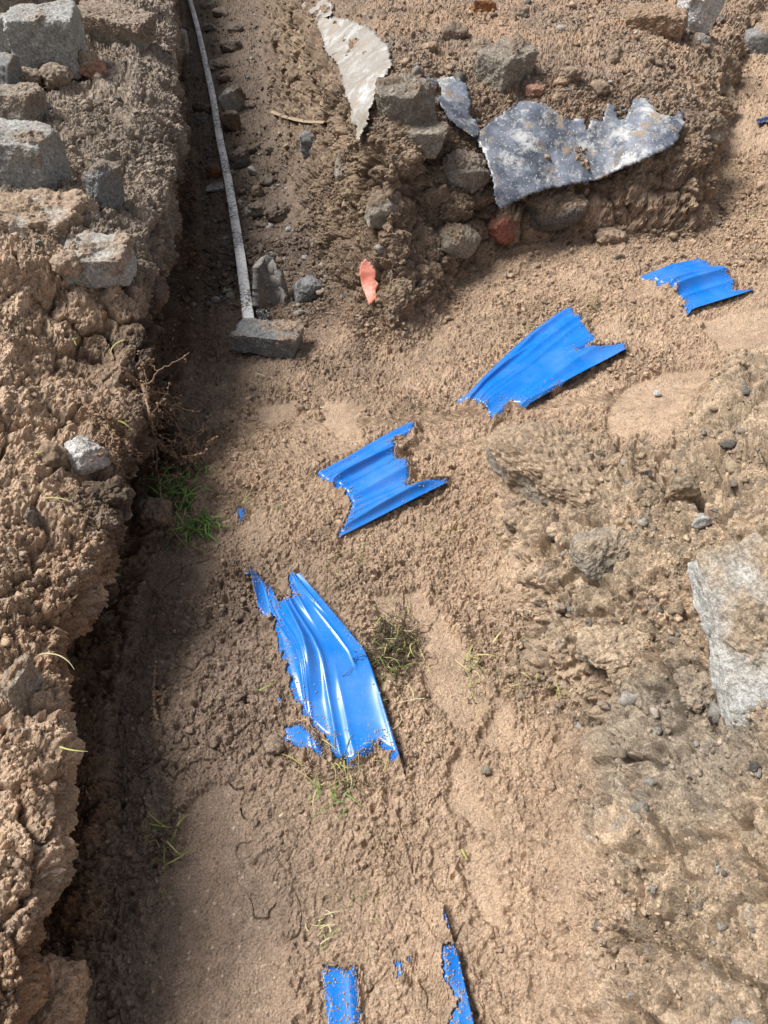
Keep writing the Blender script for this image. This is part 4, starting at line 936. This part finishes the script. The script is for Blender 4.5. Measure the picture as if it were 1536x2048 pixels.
tuft(680,1545,48,26,30,.065,'mix',6,'straggling pale green grass at the lower end of the long blue tape',clump=20,group=GT, wd=.0026)
tuft(668,1600,28,16,12,.06,'green',7,'thin green blades just under the straggling grass',group=GT, wd=.0022)
tuft(330,1690,14,40,20,.05,'mix',8,'yellow-green tuft at the edge of the footprint near the bank',clump=14,group=GT, wd=.0028)
tuft(1193,615,12,12,18,.045,'dead',9,'small olive tuft between the two upper pieces of blue tape',clump=14,group=GT, wd=.003)
tuft(1285,655,20,10,9,.04,'dead',10,'dry wisps of grass right of the small olive tuft',clump=10,group=GT)
tuft(640,1870,14,22,14,.035,'yellow',11,'short yellow blades above the bottom left strip of blue tape',group=GT)
tuft(1048,662,12,4,6,.05,'yellow',12,'pale blade pair above the middle blue tape',group=GT)
tuft(1470,335,18,10,13,.05,'dead',13,'faded grass at the foot of the mound on the far right',clump=10,group=GT, wd=.003)
tuft(1030,1365,16,16,8,.035,'mix',14,'sparse short blades right of the yellowed grass sprig',group=GT)
tuft(1115,1385,14,6,8,.045,'yellow',15,'loose yellow curls on the sand below the half buried stone',group=GT)
tuft(720,1110,8,12,7,.04,'mix',16,'few green blades below the left end of the upper blue tape',group=GT)
tuft(900,1073,16,10,7,.045,'yellow',17,'wispy yellow blades left of the smooth oval stone',group=GT)
tuft(665,1150,22,26,7,.04,'dead',18,'faint dry wisps just above the long blue tape',group=GT)
tuft(490,1000,14,8,6,.05,'mix',19,'two or three blades by the tiny blue speck',group=GT)
tuft(850,820,6,6,7,.03,'dead',20,'tiny dark tuft left of the middle blue tape',clump=6,group=GT)
tuft(1500,440,20,16,8,.045,'mix',21,'scattered blades on the sand at the far right edge',group=GT)
tuft(725,1795,30,20,8,.03,'mix',25,'tiny scattered blades in the lower middle of the pit',group=GT)
GB = 'single grass blades'
for k, (u, v, ang, ln, pal, lab) in enumerate([
 (160,675,-70,.05,'yellow','short straw-coloured blade on the sunlit front of the bank'),
 (250,685,-85,.075,'mix','long upright green blade at the brink of the bank'),
 (240,850,-25,.07,'yellow','pale blade pointing right above the whitish bank stone'),
 (70,905,-15,.05,'yellow','yellow blade left of the whitish bank stone'),
 (80,1310,-20,.085,'yellow','thick pale blade across the bank face at the left edge'),
 (90,1000,-80,.06,'dead','drooping blade over the thin upright slab'),
 (120,1495,10,.05,'mix','curled green blade low on the bank face'),
 (155,570,-40,.045,'yellow','blade on the sand in front of the pale flat-topped stone'),
 (510,750,-35,.04,'yellow','small yellow blade on the sand below the flat slab'),
 (640,820,10,.035,'mix','small green blade on the trodden sand left of the tape'),
 (545,1020,30,.05,'mix','green blade above the tiny blue speck'),
 (1200,1690,70,.03,'yellow','lone yellow blade stub on the lower right sand'),
 (1160,1825,20,.035,'yellow','lone pale blade near the bottom right'),
 (925,1700,-85,.06,'yellow','long yellow blade in the lower trodden patch'),
 (985,1290,60,.05,'yellow','thin yellow blade above the yellowed sprig'),
 (520,1385,5,.04,'yellow','little yellow blade left of the long blue tape'),
 (560,1635,10,.03,'yellow','bright little sprig left of the lower straggling grass'),
 (1150,840,0,.03,'mix','green blade stub in the hollow beside the long sandy boulder')]):
    tuft(u, v, 1, 1, 1, ln, pal, 60 + k, lab, angle=ang, group=GB, lift=.3, wd=.0048, name='grass_straw')
